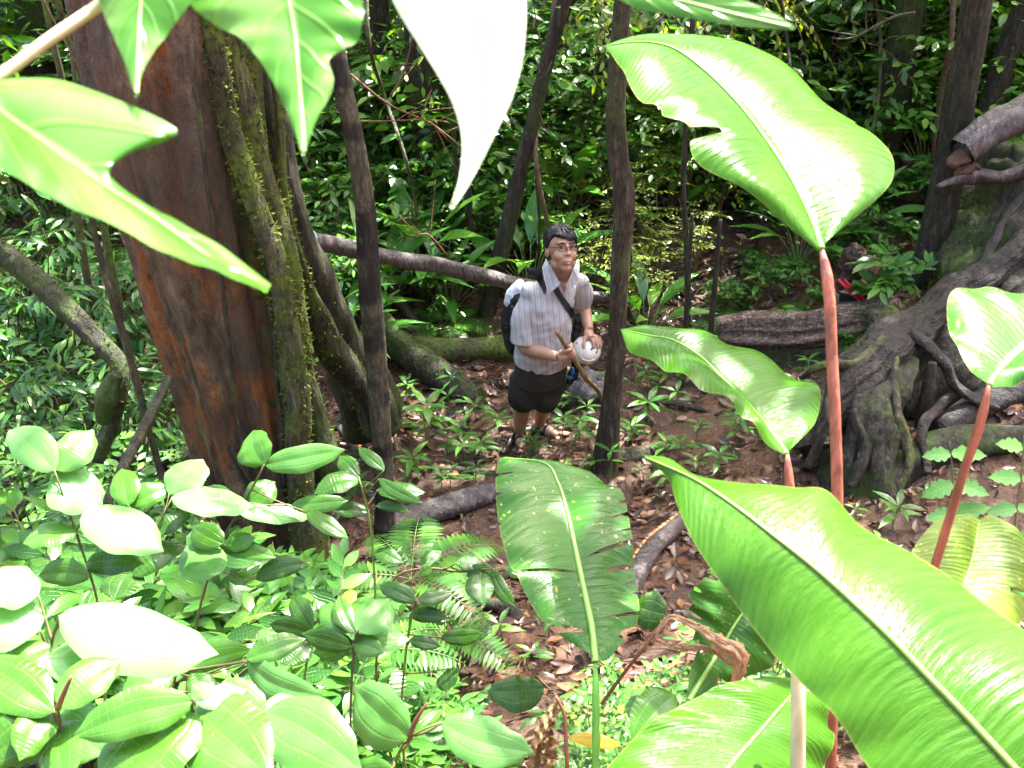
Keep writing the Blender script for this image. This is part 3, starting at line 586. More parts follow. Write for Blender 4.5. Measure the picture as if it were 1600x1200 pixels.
# ------------------------------------------------------------------ logs, roots, pole, rocks
def log(name, label, cat, pts3, rad, m, seed=1, seg=20, n=50, endm=None, disp=None, group=None, tufts=0, parts=None):
    p = np.asarray(pts3, float); base = p[0].copy()
    root = thing(name, label, cat, base, group)
    V, F, uv = tube(p, rad, seg, n=n, disp=disp or lumpy(seed, 0.10, 0.06, 2.0, 6.0), cap=True)
    mesh('bark', V, F, M[m], root, uv, off=base)
    if endm:
        for e, o in ((p[0], p[0]-p[1]), (p[-1], p[-1]-p[-2])):
            o = o/np.linalg.norm(o); r = (rad[0] if e is p[0] else rad[-1])
            V, F, uv = tube([e-o*0.01, e+o*0.012], [rad[0]*0.93 if np.allclose(e, p[0]) else rad[-1]*0.93], seg, n=2); mesh('cut_end', displaced(V, 0.006, 20), F, M[endm], root, uv, off=base)
    if tufts:
        rg = np.random.default_rng(seed); path = cr(p, 50); a_, b_, c_ = moss_tufts(path, rad, tufts, rg, 0.016)
        k = a_[:, 2, 1]*0+(b_[:, 2]-np.interp(np.arange(len(b_)), np.arange(len(b_)), b_[:, 2]) > -1)
        up = np.array([b for b in b_[:, 2]]); cz = path[:, 2].mean(); kk = b_[:, 2] > np.array([path[np.argmin(((path-b)**2).sum(1))][2] for b in b_])
        V, F, uv, t = leaves_mesh(T_SM, a_[kk], b_[kk], c_[kk], rg); mesh('moss', V, F, M['moss'], root, uv, t, off=base)['kind'] = 'stuff'
    return root
def gp(pts, lift): return np.array([PG(x, y)+[0, 0, l] for (x, y), l in zip(pts, lift if not np.isscalar(lift) else [lift]*len(pts))])
# leaning pole
pp = np.array([PY(450, 371, 4.75), PY(520, 382, 5.0), PY(600, 402, 5.3), PY(700, 418, 5.7), PY(800, 442, 6.0), PY(900, 462, 6.5), PY(1010, 470, 7.0)])
log('wooden_pole', 'long bare pole lying slanted from the big tree behind the man', 'pole', pp, [pw(pp[0], 28), pw(pp[2], 26), pw(pp[4], 22), pw(pp[6], 18)], 'bark_grey', 4, endm='rot_end')
rp = MB(); q = np.array([PY(474, 392, 4.68), PY(462, 402, 4.6), PY(447, 416, 4.5), PY(440, 424, 4.42)])
for k in range(3):
    path = cr(q, 40); t_, N_, B_ = frames(path); a = np.linspace(0, 20, 40)+k*2.094
    V, F, uv = tube(path+(np.cos(a)[:, None]*N_+np.sin(a)[:, None]*B_)*0.005, [0.0055], 6); rp.add(V, F, uv)
M['rope'] = plain('rope', (0.22, 0.42, 0.42), 0.7, 0.3, 0.3, 60); a = np.linspace(0, 2*math.pi, 24); c = pp[0]*0.55+pp[1]*0.45
ax = pp[1]-pp[0]; ax /= np.linalg.norm(ax); s1 = np.cross(ax, [0, 0, 1]); s1 /= np.linalg.norm(s1); s2 = np.cross(ax, s1)
V, F, uv = tube(c+0.052*(np.cos(a)[:, None]*s1+np.sin(a)[:, None]*s2), [0.006], 6); rp.add(V, F, uv)
tag(rp.build('rope', M['rope']), 'pale blue-green twisted rope tied between the leaning pole and the big tree', 'rope')
# mossy root / log left of the man
q = gp([(588, 548), (640, 582), (690, 607), (735, 628), (752, 630)], [.26, .16, .10, .03, -.02])
log('mossy_log', 'short thick log green with moss, sloping down to bare soil left of the man', 'log', q, [.10, .105, .10, .085, .05], 'bark_mossy', 5, tufts=2600)
q = gp([(600, 545), (660, 556), (730, 560), (790, 556), (830, 560)], .06)
log('fallen_log', 'grey and mossy log lying across the clearing behind the man', 'log', q, [.09, .10, .105, .11, .09], 'bark_moss', 6, endm='rot_end', tufts=900)
q = gp([(585, 470), (600, 492), (625, 515), (652, 530)], [.55, .42, .25, .12]); log('dead_branch', 'brown dead branch poking out above the mossy log', 'branch', q, [.025, .035, .035, .03], 'bark_pale', 7)
# lower centre logs
q = gp([(606, 838), (650, 822), (710, 803), (760, 785), (830, 770)], [.05, .06, .06, .05, .02])
log('smooth_log', 'smooth grey wet log half buried beside the foot of the slender blotchy tree', 'log', q, [.062, .072, .07, .062, .05], 'bark_grey', 8, endm='rot_end')
q = gp([(975, 960), (992, 915), (1020, 868), (1050, 838), (1090, 800)], [-.03, .03, .05, .04, .0])
log('arched_root', 'glossy grey root rising between the central torn leaf and the great foreground leaf', 'root', q, [.04, .047, .045, .05, .045], 'bark_grey', 9)
q2 = MB(); rg = np.random.default_rng(9)
M['fungus'] = plain('fungus', (0.55, 0.26, 0.10), 0.7, 0.3, 0.2, 30)
for k in range(26):
    t_ = k/25; c = cr(q, 60)[int(14+t_*42)]+np.array([-.045, .025, .015]); V, F, uv = tube([c-[0, 0, .006], c, c+[0, 0, .006]], [.006, .013+.006*rg.random(), .004], 8); q2.add(V, F, uv)
tag(q2.build('bracket_fungus', M['fungus']), 'row of small orange bracket fungi along the glossy grey root', 'fungus')
for pts, lf, rr, mm, lb in [
  ([(640, 925), (700, 940), (760, 952), (800, 962), (840, 985)], [0, .02, .03, .02, -.02], [.018, .022, .026, .03, .02], 'bark_root', 'knotted dark root crossing the soil left of the central torn leaf'),
  ([(870, 742), (930, 730), (990, 718), (1060, 700)], [0, .03, .04, 0], [.03, .05, .05, .03], 'bark_moss', 'mossy wet root running past the foot of the slender brown tree'),
  ([(960, 640), (1020, 632), (1080, 640), (1130, 652)], [0, .02, .02, 0], [.014, .018, .018, .012], 'bark_root', 'thin bare root on the soil right of the slender brown tree'),
  ([(500, 690), (530, 662), (552, 640), (570, 640)], [0, .03, .03, 0], [.02, .025, .022, .018], 'bark_root', 'reddish root beside the buttresses of the big tree'),
  ([(520, 660), (545, 690), (560, 715)], [0, .03, -.01], [.022, .028, .02], 'bark_root', 'short stub root lying below the reddish one'),
  ([(640, 735), (700, 738), (770, 745), (830, 752)], [0, .02, .02, 0], [.02, .022, .02, .015], 'bark_pale', 'pale brown root above the smooth grey log'),
  ([(480, 790), (540, 765), (590, 745)], [0, .02, 0], [.02, .025, .02], 'bark_moss', 'mossy stick root left of the slender blotchy tree'),
  ([(1370, 790), (1400, 755), (1450, 722), (1520, 705), (1620, 690)], [-.02, .05, .07, .06, .03], [.05, .09, .11, .10, .08], 'bark_mossy', 'broad mossy root running to the right edge under the two cut logs'),
  ([(1290, 790), (1330, 770), (1360, 765)], [0, .02, 0], [.02, .03, .02], 'bark_root', 'short dark root behind the great foreground leaf'),
  ([(0, 822), (40, 816), (90, 812)], [.03, .04, .03], [.018, .02, .016], 'bark_root', 'dark stick lying at the left edge above the bright leaves')]:
    log('tree_root', lb, 'root', gp(pts, lf), rr, mm, len(lb))
q = [PY(265, 590, 4.0), PY(235, 650, 3.8), PY(200, 715, 3.6), PY(165, 790, 3.4)]; log('pale_stick', 'pale fallen stick leaning through the undergrowth left of the big tree', 'branch', q, [.02, .024, .022, .018], 'bark_pale', 12)
q = [PY(-60, 350, 4.6), PY(10, 400, 4.6), PY(80, 460, 4.5), PY(150, 530, 4.4), PY(190, 575, 4.3), PY(180, 640, 4.2), PY(150, 720, 4.1)]
log('mossy_limb', 'thick mossy limb slanting down through the undergrowth at the left edge', 'branch', q, [.056, .054, .05, .047, .044, .04, .036], 'bark_mossy', 13, tufts=900)
q = [PY(182, 585, 4.15), PY(168, 620, 4.12), PY(160, 660, 4.1)]; log('tree_burl', 'rounded mossy stump end against the thick mossy limb', 'stump', q, [.035, .06, .03], 'bark_mossy', 14)

# fallen giant: root mass at right
def blob(name, label, cat, c, r, m, seed, amp=0.25, f=2.2, group=None, sub=4):
    bm = bmesh.new(); bmesh.ops.create_icosphere(bm, subdivisions=sub, radius=1.0)
    V = np.array([v.co[:] for v in bm.verts]); F = [tuple(v.index for v in f.verts) for f in bm.faces]; bm.free()
    V = displaced(V, amp, f, seed, 4)*np.asarray(r); o = mesh(name, V, F, M[m]); o.location = c; return tag(o, label, cat, group)
root = thing('fallen_giant', 'great overturned stump with dark mossy bark and thick grey roots at right', 'stump', PG(1500, 640))
rb = np.array(root.location)
def gpart(nm, pts, rad, m, seed, seg=28, n=60, amp=(0.14, 0.08)):
    lf = lumpy(seed, amp[0], amp[1], 3.0, 8.0)
    def grooves(L, a):
        w_ = a+0.25*np.sin(L*2.1+seed); return lf(L, a)+0.055*np.abs(np.sin(w_*7+L*1.5))+0.045*np.abs(np.sin(w_*13-L*2.2+seed))-0.04*np.exp(-(np.sin(w_*2.5+seed)/.12)**2)+0.02*np.sin(w_*31+L*9)
    V, F, uv = tube(np.array(pts), rad, 90, n=110, disp=grooves); V = displaced(V, 0.026, 5, seed, 5); mesh(nm, V, F, M[m], root, uv, off=rb)
gpart('root_arm', [PY(1240, 690, 4.95), PY(1300, 630, 5.05), PY(1370, 560, 5.3), PY(1440, 500, 5.7), PY(1540, 430, 6.0), PY(1660, 350, 6.4)], [.10, .15, .14, .105, .10, .11], 'bark_root', 21)
gpart('stump_base', [PY(1330, 830, 4.75), PY(1335, 760, 4.75), PY(1345, 690, 4.85), PY(1362, 620, 5.1), PY(1400, 560, 5.4)], [.17, .16, .16, .15, .1], 'bark_mossy', 22, amp=(0.28, 0.16))
gpart('stump_body', [PY(1395, 660, 5.4), PY(1480, 590, 5.7), PY(1600, 520, 6.0), PY(1750, 450, 6.3)], [.2, .36, .45, .5], 'bark_dark', 23)
gpart('bark_slab', [PY(1505, 500, 6.2), PY(1540, 420, 6.5), PY(1580, 360, 6.8), PY(1640, 300, 7.1)], [.2, .34, .4, .45], 'bark_mossy', 24, amp=(0.2, 0.15))
gpart('root_arm', [PY(1270, 700, 4.8), PY(1268, 660, 4.9), PY(1285, 620, 5.1)], [.09, .1, .08], 'bark_dark', 25)
gpart('root_spur', [PY(1390, 505, 5.9), PY(1330, 490, 6.3), PY(1260, 500, 6.4)], [.09, .08, .05], 'bark_moss', 26)
for k, (pts, rr) in enumerate([([PY(1600, 300, 6.6), PY(1560, 360, 6.3), PY(1530, 430, 6.0), PY(1490, 480, 5.7)], [.03, .04, .035, .02]), ([PY(1330, 640, 4.85), PY(1350, 700, 4.7), PY(1330, 760, 4.6)], [.03, .035, .03]), ([PY(1395, 560, 5.2), PY(1400, 640, 4.95), PY(1420, 720, 4.75), PY(1400, 770, 4.65)], [.035, .03, .03, .02]), ([PY(1420, 520, 5.4), PY(1470, 560, 5.3), PY(1500, 610, 5.2), PY(1560, 640, 5.1)], [.04, .035, .03, .02]), ([PY(1300, 600, 4.9), PY(1290, 660, 4.75), PY(1262, 730, 4.7)], [.035, .03, .025]), ([PY(1380, 530, 5.3), PY(1330, 570, 5.1), PY(1290, 570, 5.1), PY(1250, 590, 5.2)], [.03, .03, .025, .012]), ([PY(1480, 620, 5.2), PY(1440, 680, 4.9), PY(1450, 740, 4.7)], [.03, .03, .02])]):
    V, F, uv = tube(pts, rr, 12, n=40, disp=lumpy(k+50, .15, .12, 6, 15)); mesh('root', V, F, M[('bark_root', 'bark_dark', 'bark_moss')[k % 3]], root, uv, off=rb)
rg = np.random.default_rng(31)
a_ = [moss_tufts(cr([PY(1300, 630, 5.05), PY(1370, 560, 5.3), PY(1440, 500, 5.7), PY(1540, 430, 6.0)], 40), [.17, .16, .15, .16], 1500, rg, .016), moss_tufts(cr([PY(1505, 500, 6.2), PY(1540, 420, 6.5), PY(1580, 360, 6.8)], 40), [.24, .36, .42], 1600, rg, .03)]
kz = [x[1][:, 2] > -9 for x in a_]; A = [np.concatenate([x[i] for x in a_]) for i in range(3)]; sel = rg.random(len(A[1])) < (0.3+0.7*(hn(A[1][:, 0], A[1][:, 2], 7, 1) > 0.2)); A = [x[sel] for x in A]
V, F, uv, t = leaves_mesh(T_SM, *A, rg); mesh('moss', V, F, M['moss'], root, uv, t, off=rb)['kind'] = 'stuff'
# splintered rotten log behind the tall red stalk
def splinter(L, a): return 1+0.22*np.sin(a*5+L*1.2)+0.12*np.sin(a*11+L*2.5)+0.1*np.sin(a*2+L*6)+0.06*np.sin(a*23+L*4)
q = gp([(1110, 545), (1170, 548), (1240, 552), (1320, 545), (1400, 530)], [.14, .15, .15, .17, .2])
log('rotten_log', 'splintered rotten brown log lying behind the tall red stalk', 'log', q, [.07, .12, .13, .12, .10], 'rot_wood', 15, seg=60, n=90, disp=splinter, endm='rot_end')
q = gp([(1160, 560), (1240, 562), (1330, 560)], [.03, .0, .03]); log('rotten_log', 'dark hollow underside piece of log beneath the splintered one', 'log', q, [.07, .09, .07], 'bark_dark', 16, seg=30, disp=splinter)
q = gp([(1436, 668), (1438, 660)], [0, 0]); b0 = q[0]
log('wooden_stake', 'short upright wooden stake leaning on the great overturned stump', 'stake', [b0-[0, 0, .05], b0+[.005, .01, .12], b0+[.01, .03, .30], b0+[.012, .05, .42]], [.032, .034, .036, .026], 'bark_pale', 17)
q = gp([(1462, 690), (1520, 655), (1580, 628), (1660, 600)], .07); log('cut_log', 'dark wet log with cracked end lying right of the wooden stake', 'log', q, [.075, .08, .08, .08], 'bark_root', 18, endm='bark_dark')
# broken hollow branch upper right
q = np.array([PY(1502, 238, 6.4), PY(1545, 205, 6.5), PY(1600, 178, 6.6), PY(1700, 120, 6.8)])
ro = thing('broken_branch', 'thick broken hollow branch with torn end in the upper right corner', 'branch', q[0])
def torn(L, a): return 1+0.08*np.sin(a*2+L*5)+0.05*np.sin(a*5)
V, F, uv = tube(q, [.085, .11, .12, .16], 30, n=40, disp=torn, cap=False); mesh('bark', displaced(V, .012, 8, 3), F, M['bark_grey'], ro, uv, off=q[0])
V, F, uv = tube(q[:2]-[0, 0, .0], [.065, .09], 20, n=10, cap=True); mesh('hollow', V, F, M['bark_dark'], ro, uv, off=q[0])
V, F, uv = tube([PY(1485, 262, 6.35), PY(1500, 246, 6.4), PY(1530, 226, 6.5)], [.03, .055, .05], 14, n=14, disp=lumpy(3, .2, .2, 9, 30)); mesh('heartwood', V, F, M['rot_end'], ro, uv, off=q[0])
V, F, uv = tube([PY(1464, 292, 6.3), PY(1490, 282, 6.35), PY(1522, 274, 6.4), PY(1560, 278, 6.5), PY(1610, 262, 6.6), PY(1700, 240, 6.8)], [.012, .03, .05, .042, .045, .06], 14, n=40, disp=lumpy(5, .15, .1, 5, 12)); mesh('side_branch', V, F, M['bark_grey'], ro, uv, off=q[0])
V, F, uv = tube([PY(1490, 268, 6.35), PY(1505, 262, 6.4), PY(1520, 268, 6.45)], [.03, .06, .05], 14, n=14); mesh('rotten_core', displaced(V, .03, 18, 5), F, M['rot_end'], ro, uv, off=q[0])
# rocks
c = PG(905, 640); blob('boulder', 'dark wet boulder on the ground behind the walking stick', 'rock', c+[0.02, .12, .07], (.17, .15, .15), 'rock', 3)
for (x, y, r, lb) in [(1575, 642, .075, 'largest orange-brown stone, near the right edge beside the cut log'), (1500, 682, .05, 'orange-brown stone below the end of the cut log'), (1537, 690, .036, 'small pale round stone between two larger ones at right'), (1430, 690, .05, 'flat reddish stone at the foot of the wooden stake'), (820, 965, .022, 'small round tan stone on the soil left of the central torn leaf'), (745, 835, .02, 'tiny white pebble below the smooth grey log')]:
    blob('stone', lb, 'rock', PG(x, y)+[0, 0, r*.4], (r, r*.9, r*.7), 'rock_tan' if r != .02 else 'rock', int(x), sub=3)
c = PG(275, 720); blob('boulder', 'pale lichen-covered rock left of the foot of the big tree', 'rock', c+[0, 0, .05], (.16, .14, .12), 'rock', 8)
# ------------------------------------------------------------------ undergrowth
def build_shrub(name, label, cat, loc, arrs, lm, sm='stem_brown', tm=T_OV, rng=None, group=None, tint=None):
    (Rl, pl, s), (SV, SF, SU) = arrs
    root = thing(name, label, cat, loc, group)
    V, F, uv, t = leaves_mesh(tm, Rl, pl, s, rng, tint); mesh('foliage', V, F, M[lm], root, uv, t)
    mesh('stem', SV, SF, M[sm], root, SU)
    return root
rng = np.random.default_rng(101)
# far, solid mass of leaves beyond the trees: one object
def mass(name, spec, m, label_seed, tm=T_SM):
    rg = np.random.default_rng(label_seed); arch = []
    for k in range(7):
        (Rl, pl, s), _ = shrub(rg, 0.9+0.9*rg.random(), 4, 6, 0.6, 10 if k % 3 else 7, (0.06, 0.09, 0.12, 0.16, 0.075, 0.2, 0.10)[k], spread=0.6, up=0.5, droop=0.35)
        arch.append((Rl, pl, s))
    VV, FF, UU, TT, n0 = [], [], [], [], 0
    for (x, y, sc, dz) in spec(rg):
        Rl, pl, s = arch[rg.integers(0, 7)]; a = rg.random()*6.28; R0 = rotz(a); z = float(H(x, y))+dz
        V, F, uv, t = leaves_mesh(tm, np.einsum('ij,njk->nik', R0, Rl), (pl@R0.T)*sc+[x, y, z], s*(sc**0.4), rg)
        tt = np.clip(t*0.75+0.35*(rg.random()-0.35), 0, 1); VV.append(V); FF.append(F+n0); UU.append(uv); TT.append(tt); n0 += len(V)
    o = mesh(name, np.vstack(VV), np.vstack(FF), M[m], None, np.vstack(UU), np.concatenate(TT)); tag(o, kind='stuff')
def inframe(x, y, m=1.25): return abs(x) < 1.2+0.60*m*y
def spec_far(rg):
    out = []
    for k in range(760):
        y = 8.2+13*rg.random()**1.3; x = (rg.random()*2-1)*(2.4+0.70*y)
        if 2.0 < x < 3.0 and y < 9.6: continue      # bare slope
        out.append((x, y, 0.8+0.9*rg.random(), -0.1))
    return out
mass('far_undergrowth', spec_far, 'leaf_bg', 201)
def spec_dark(rg):
    out = []
    for k in range(330):
        y = 8.8+12*rg.random(); x = (rg.random()*2-1)*(2.4+0.70*y)
        if 2.0 < x < 3.0 and y < 9.8: continue
        out.append((x, y, 1.2+1.0*rg.random(), 0.5*rg.random()))
    return out
mass('far_dark_undergrowth', spec_dark, 'leaf_dark', 202, T_LA)
def spec_yel(rg):
    return [((rg.random()*2-1)*(1.5+0.6*y), y, 0.8+0.9*rg.random(), 0.2+1.6*rg.random()) for y in 8.6+8*rg.random(75)]
mass('yellow_green_undergrowth', spec_yel, 'leaf_yel', 204, T_OV)
def spec_high(rg):          # creepers and leaves hanging among the far trunks
    return [((rg.random()*2-1)*(2+0.66*y), y, 0.8+0.8*rg.random(), 1.4+2.4*rg.random()) for y in 10.5+9*rg.random(150)]
mass('hanging_creepers', spec_high, 'leaf_bg', 203)

# shrub archetypes, each used once and then copied
def place_set(kind, cat, n, build, spots, labels, group, rgs):
    protos = []; nn = len(spots); ys = sorted(p[1] for p in spots); cut = [ys[nn//3], ys[2*nn//3]] if nn > 6 else [1e9, 1e9]
    row = [0 if p[1] < cut[0] else (1 if p[1] < cut[1] else 2) for p in spots]
    for i, (x, y, s) in enumerate(spots):
        rk = 1+sum(1 for j in range(nn) if row[j] == row[i] and (spots[j][0]/spots[j][1], j) < (x/y, i))
        lb = f"{labels}, {['', 'first', 'second', 'third', 'fourth', 'fifth', 'sixth', 'seventh', 'eighth', 'ninth', 'tenth', 'eleventh', 'twelfth', 'thirteenth', 'fourteenth', 'fifteenth', 'sixteenth', 'seventeenth', 'eighteenth'][min(rk, 18)]} from left{', '+('nearest', 'middle', 'farthest')[row[i]]+' row' if nn > 6 else ''}"; g = group
        loc = (x, y, float(H(x, y))-0.02)
        if len(protos) < n:
            r = build(loc, lb, g, np.random.default_rng(rgs+i)); r.scale = (s, s, s); protos.append(r)
        else:
            copy_thing(protos[i % n], loc, (i*2.399) % 6.28, s, lb, g)
def b_glossy(loc, lb, g, rg):
    h = 0.9; a = shrub(rg, h, 5, 7, 0.42, 9, 0.10, T_OV, spread=0.45, up=0.45, droop=0.25, rad=0.010)
    return build_shrub('shrub', lb, 'shrub', loc, a, 'leaf_mid', tm=T_OV, rng=rg, group=g)
def b_dark(loc, lb, g, rg):
    a = shrub(rg, 1.15, 5, 8, 0.5, 10, 0.13, T_LA, spread=0.45, up=0.55, droop=0.45, rad=0.011)
    return build_shrub('shrub', lb, 'shrub', loc, a, 'leaf_dark', tm=T_LA, rng=rg, group=g)
def b_small(loc, lb, g, rg):
    a = shrub(rg, 0.75, 6, 8, 0.34, 12, 0.048, T_SM, spread=0.5, up=0.5, droop=0.2, rad=0.007)
    return build_shrub('shrub', lb, 'shrub', loc, a, 'leaf_yel', tm=T_SM, rng=rg, group=g)
def b_lush(loc, lb, g, rg):
    a = shrub(rg, 0.65, 5, 5, 0.30, 5, 0.13, T_OV, spread=0.5, pair=True, up=0.6, droop=0.15, rad=0.007, low=0.3)
    return build_shrub('shrub', lb, 'shrub', loc, a, 'leaf_lush', tm=T_OV, rng=rg, group=g)
def wpt(px, py, Y): q = PY(px, py, Y); return q[0], Y
def line(px, Y): return float(PY(px, 400, Y)[0])
# left undergrowth, behind and left of the big tree (dark glossy)
sp1 = [(line(px, Y), Y, s) for px, Y, s in [(20, 6.2, 1.0), (90, 6.8, .9), (150, 5.9, .85), (30, 5.2, .85), (110, 5.0, .8), (-60, 5.6, 1), (210, 5.3, .7), (60, 7.6, 1.1), (170, 7.8, 1.1), (-30, 7.2, 1.1), (-120, 6.6, 1.1), (240, 6.3, .9)]]
place_set('shrub', 'shrub', 4, b_dark, sp1, 'dark drooping long-leaved shrub left of the big tree', 'dark shrubs left of the big tree', 300)
sp2 = [(line(px, Y), Y, s) for px, Y, s in [(60, 4.5, .8), (140, 4.3, .75), (10, 4.0, .8), (210, 4.4, .6), (-70, 4.6, .9), (90, 3.7, .75), (180, 3.8, .6), (20, 3.3, .7), (-60, 3.5, .8), (130, 3.2, .55), (235, 3.5, .55), (290, 3.4, .45)]]
place_set('shrub', 'shrub', 4, b_glossy, sp2, 'glossy shrub between big tree and bright thicket', 'glossy shrubs left of the big tree', 320)
# between big tree and the man, behind the pole
sp3 = [(line(px, Y), Y, s) for px, Y, s in [(485, 6.6, .9), (520, 7.2, .9), (560, 6.9, .8), (640, 7.4, .9), (700, 7.9, 1.0), (600, 8.0, 1.0), (760, 7.6, .8), (820, 7.9, .9), (870, 7.5, .7), (680, 7.0, .6), (540, 7.9, 1.1), (470, 7.5, 1.1), (730, 8.4, 1.1), (900, 8.6, 1)]]
place_set('shrub', 'shrub', 5, b_glossy, sp3, 'glossy green shrub behind the leaning pole', 'glossy shrubs behind the leaning pole', 340)
sp4 = [(line(px, Y), Y, s) for px, Y, s in [(640, 8.8, 1.0), (560, 9.0, 1.1), (760, 9.2, 1.1), (480, 8.7, 1.1), (860, 9.4, 1.1), (420, 8.4, 1), (690, 9.4, 1.2), (1230, 9.9, 1.1), (1330, 10, 1.2), (1200, 11, 1.3), (1450, 10.2, 1.2), (1550, 10.5, 1.2)]]
place_set('shrub', 'shrub', 4, b_dark, sp4, 'tall dark long-leaved shrub among the far trunks', 'dark shrubs among the far trunks', 360)
# yellow-green small leaves right of the man
sp5 = [(line(px, Y), Y, s) for px, Y, s in [(930, 7.3, .85), (985, 7.0, .9), (1030, 7.5, 1.0), (960, 8.1, 1.1), (1040, 8.4, 1.2), (1085, 7.4, .8), (1000, 9.0, 1.3), (920, 9.0, 1.2), (1110, 8.2, 1.0), (880, 8.3, .9), (1075, 9.6, 1.3), (1200, 9.3, .8), (830, 9.8, 1.3)]]
place_set('shrub', 'shrub', 5, b_small, sp5, 'small-leaved yellow-green shrub behind the slender tree', 'yellow-green shrubs behind the slender brown tree', 380)
# right side
sp6 = [(line(px, Y), Y, s) for px, Y, s in [(1250, 7.6, .6), (1300, 8.0, .7), (1220, 7.0, .45), (1370, 7.8, .65), (1415, 7.9, .7), (1350, 7.25, .42), (1300, 7.1, .4), (1400, 7.3, .42), (1520, 8.4, .9), (1590, 8.2, .8), (1480, 8.8, 1.0), (1650, 8.9, 1.1), (1440, 9.3, 1.1), (1560, 9.5, 1.1), (1260, 8.3, .6), (1195, 7.9, .5), (1330, 8.6, .8), (1400, 8.7, .9), (1180, 7.3, .4), (1140, 6.9, .4), (1110, 6.5, .35), (1500, 7.5, .5), (1560, 7.6, .6), (1290, 6.7, .3), (1210, 6.5, .3), (1380, 6.9, .35), (1160, 8.4, .55), (1230, 8.8, .7), (1280, 9.4, .8), (1330, 7.4, .5), (1170, 6.9, .35), (1240, 7.1, .4), (1460, 6.9, .4)]]
place_set('shrub', 'shrub', 4, b_lush, sp6, 'broad-leaved shrub behind the rotten log', 'broad-leaved shrubs behind the rotten log', 400)
# lush bright shrubs lower left (in the sun) - fill under the individually built leaves
sp7 = [(line(px, Y), Y, s) for px, Y, s in [(60, 2.9, .9), (170, 2.8, .85), (270, 3.0, .8), (350, 3.1, .75), (430, 3.05, .7), (500, 3.0, .6), (30, 2.4, .9), (140, 2.3, .85), (250, 2.4, .8), (360, 2.5, .75), (460, 2.55, .7), (560, 2.6, .55), (-60, 2.6, 1), (80, 2.0, .8), (220, 1.95, .75), (350, 2.05, .7), (470, 2.1, .65), (600, 2.2, .5), (-120, 3.1, 1), (560, 2.05, .55), (660, 2.25, .4), (400, 3.5, .5), (330, 3.6, .5), (-90, 2.0, .9)]]
place_set('shrub', 'shrub', 6, b_lush, sp7, 'sunlit oval-leaved shrub in the lower left thicket', 'sunlit shrubs of the lower left thicket', 420)
# undergrowth at lower right beneath the broad leaves
sp8 = [(line(px, Y), Y, s) for px, Y, s in [(980, 2.2, .35), (1030, 2.35, .35), (1080, 2.2, .4), (940, 1.95, .3), (1000, 1.9, .4), (1200, 2.2, .45), (1400, 2.5, .5), (1300, 2.2, .5), (1500, 2.6, .5), (1600, 2.7, .6), (1350, 3.3, .35), (1420, 3.5, .35)]]
place_set('shrub', 'shrub', 3, b_glossy, sp8, 'small leafy plant under the broad leaves', 'small plants under the broad leaves', 450)

# single seedlings with lance leaves in whorls on the trodden soil
def whorl(rg, h, tiers, ll, per=5, tm=T_LH):
    Rl, pl, s = [], [], []
    for k in range(tiers):
        z = h*(0.45+0.55*(k+1)/tiers); n = per if k == tiers-1 else per-2
        for j in range(n):
            a = j*6.28/n+k*1.1+rg.normal()*.15; e = 0.25+0.35*(k == tiers-1)*rg.random()
            d = np.array([[math.cos(a), math.sin(a), e]]); Rl.append(basis(d, np.array([[0, 0, 1.0]])+rg.normal(size=(1, 3))*.12)); pl.append([[0.004*math.cos(a), .004*math.sin(a), z]]); s.append([ll*(0.75+0.4*rg.random())])
    V, F, uv = tube(np.array([[0, 0, -.02], [0.01*rg.normal(), .01*rg.normal(), h*.5], [0, 0, h]]), [0.004, 0.0025], 6, n=8)
    return (np.concatenate(Rl), np.concatenate(pl), np.concatenate(s)), (V, F, uv)
seeds = [(668, 690, .26, 3, .17, 'tallest lance-leaved seedling, upright on the soil below the mossy log'), (720, 705, .17, 2, .13, 'seedling with narrow leaves just left of the man\'s feet'), (646, 760, .2, 3, .14, 'lance-leaved seedling beside the foot of the slender blotchy tree'),
 (752, 722, .15, 2, .12, 'seedling with arching leaves below the man\'s right foot'), (880, 690, .18, 2, .12, 'seedling in front of the man\'s left foot'), (905, 700, .2, 3, .11, 'bushy seedling between the man and the slender brown tree'), (915, 690, .26, 2, .1, 'seedling with one bright oval leaf left of the slender brown tree'),
 (985, 700, .16, 2, .13, 'seedling right of the foot of the slender brown tree'), (1010, 670, .2, 2, .15, 'seedling on the soil under the second broad leaf'), (1045, 590, .3, 3, .2, 'tall whorled seedling above the second broad leaf'), (1150, 700, .2, 3, .13, 'dark seedling below the second broad leaf'), (1120, 745, .16, 2, .12, 'low seedling behind the tip of the great foreground leaf'),
 (690, 770, .13, 2, .1, 'tiny seedling above the smooth grey log'), (620, 700, .2, 2, .14, 'seedling just right of the slender blotchy tree trunk'), (835, 720, .14, 2, .1, 'seedling directly below the man\'s sandals'), (1040, 770, .15, 2, .11, 'fan-like seedling left of the great foreground leaf'), (780, 690, .17, 2, .11, 'seedling touching the man\'s right leg'),
 (1240, 640, .2, 2, .13, 'seedling left of the overturned stump'), (1395, 830, .16, 2, .14, 'two-leaved glossy seedling behind the upper edge of the great foreground leaf'), (560, 800, .2, 2, .12, 'seedling left of the foot of the slender blotchy tree'), (1180, 480, .25, 2, .16, 'seedling on the bare slope behind the rotten log')]
seeds += [(x, y, .1+.06*((i*7) % 5)/5, 2, .07+.03*((i*3) % 4)/4, None) for i, (x, y) in enumerate([(700, 1000), (760, 1050), (720, 880), (830, 1050), (650, 900), (1180, 660), (1130, 620), (1010, 620), (690, 660), (600, 640), (1440, 790), (1500, 770), (1330, 830), (560, 740), (1090, 690), (930, 740), (1000, 760), (745, 760), (810, 745), (640, 620), (860, 1000), (780, 1010)])]
rgx = np.random.default_rng(404)
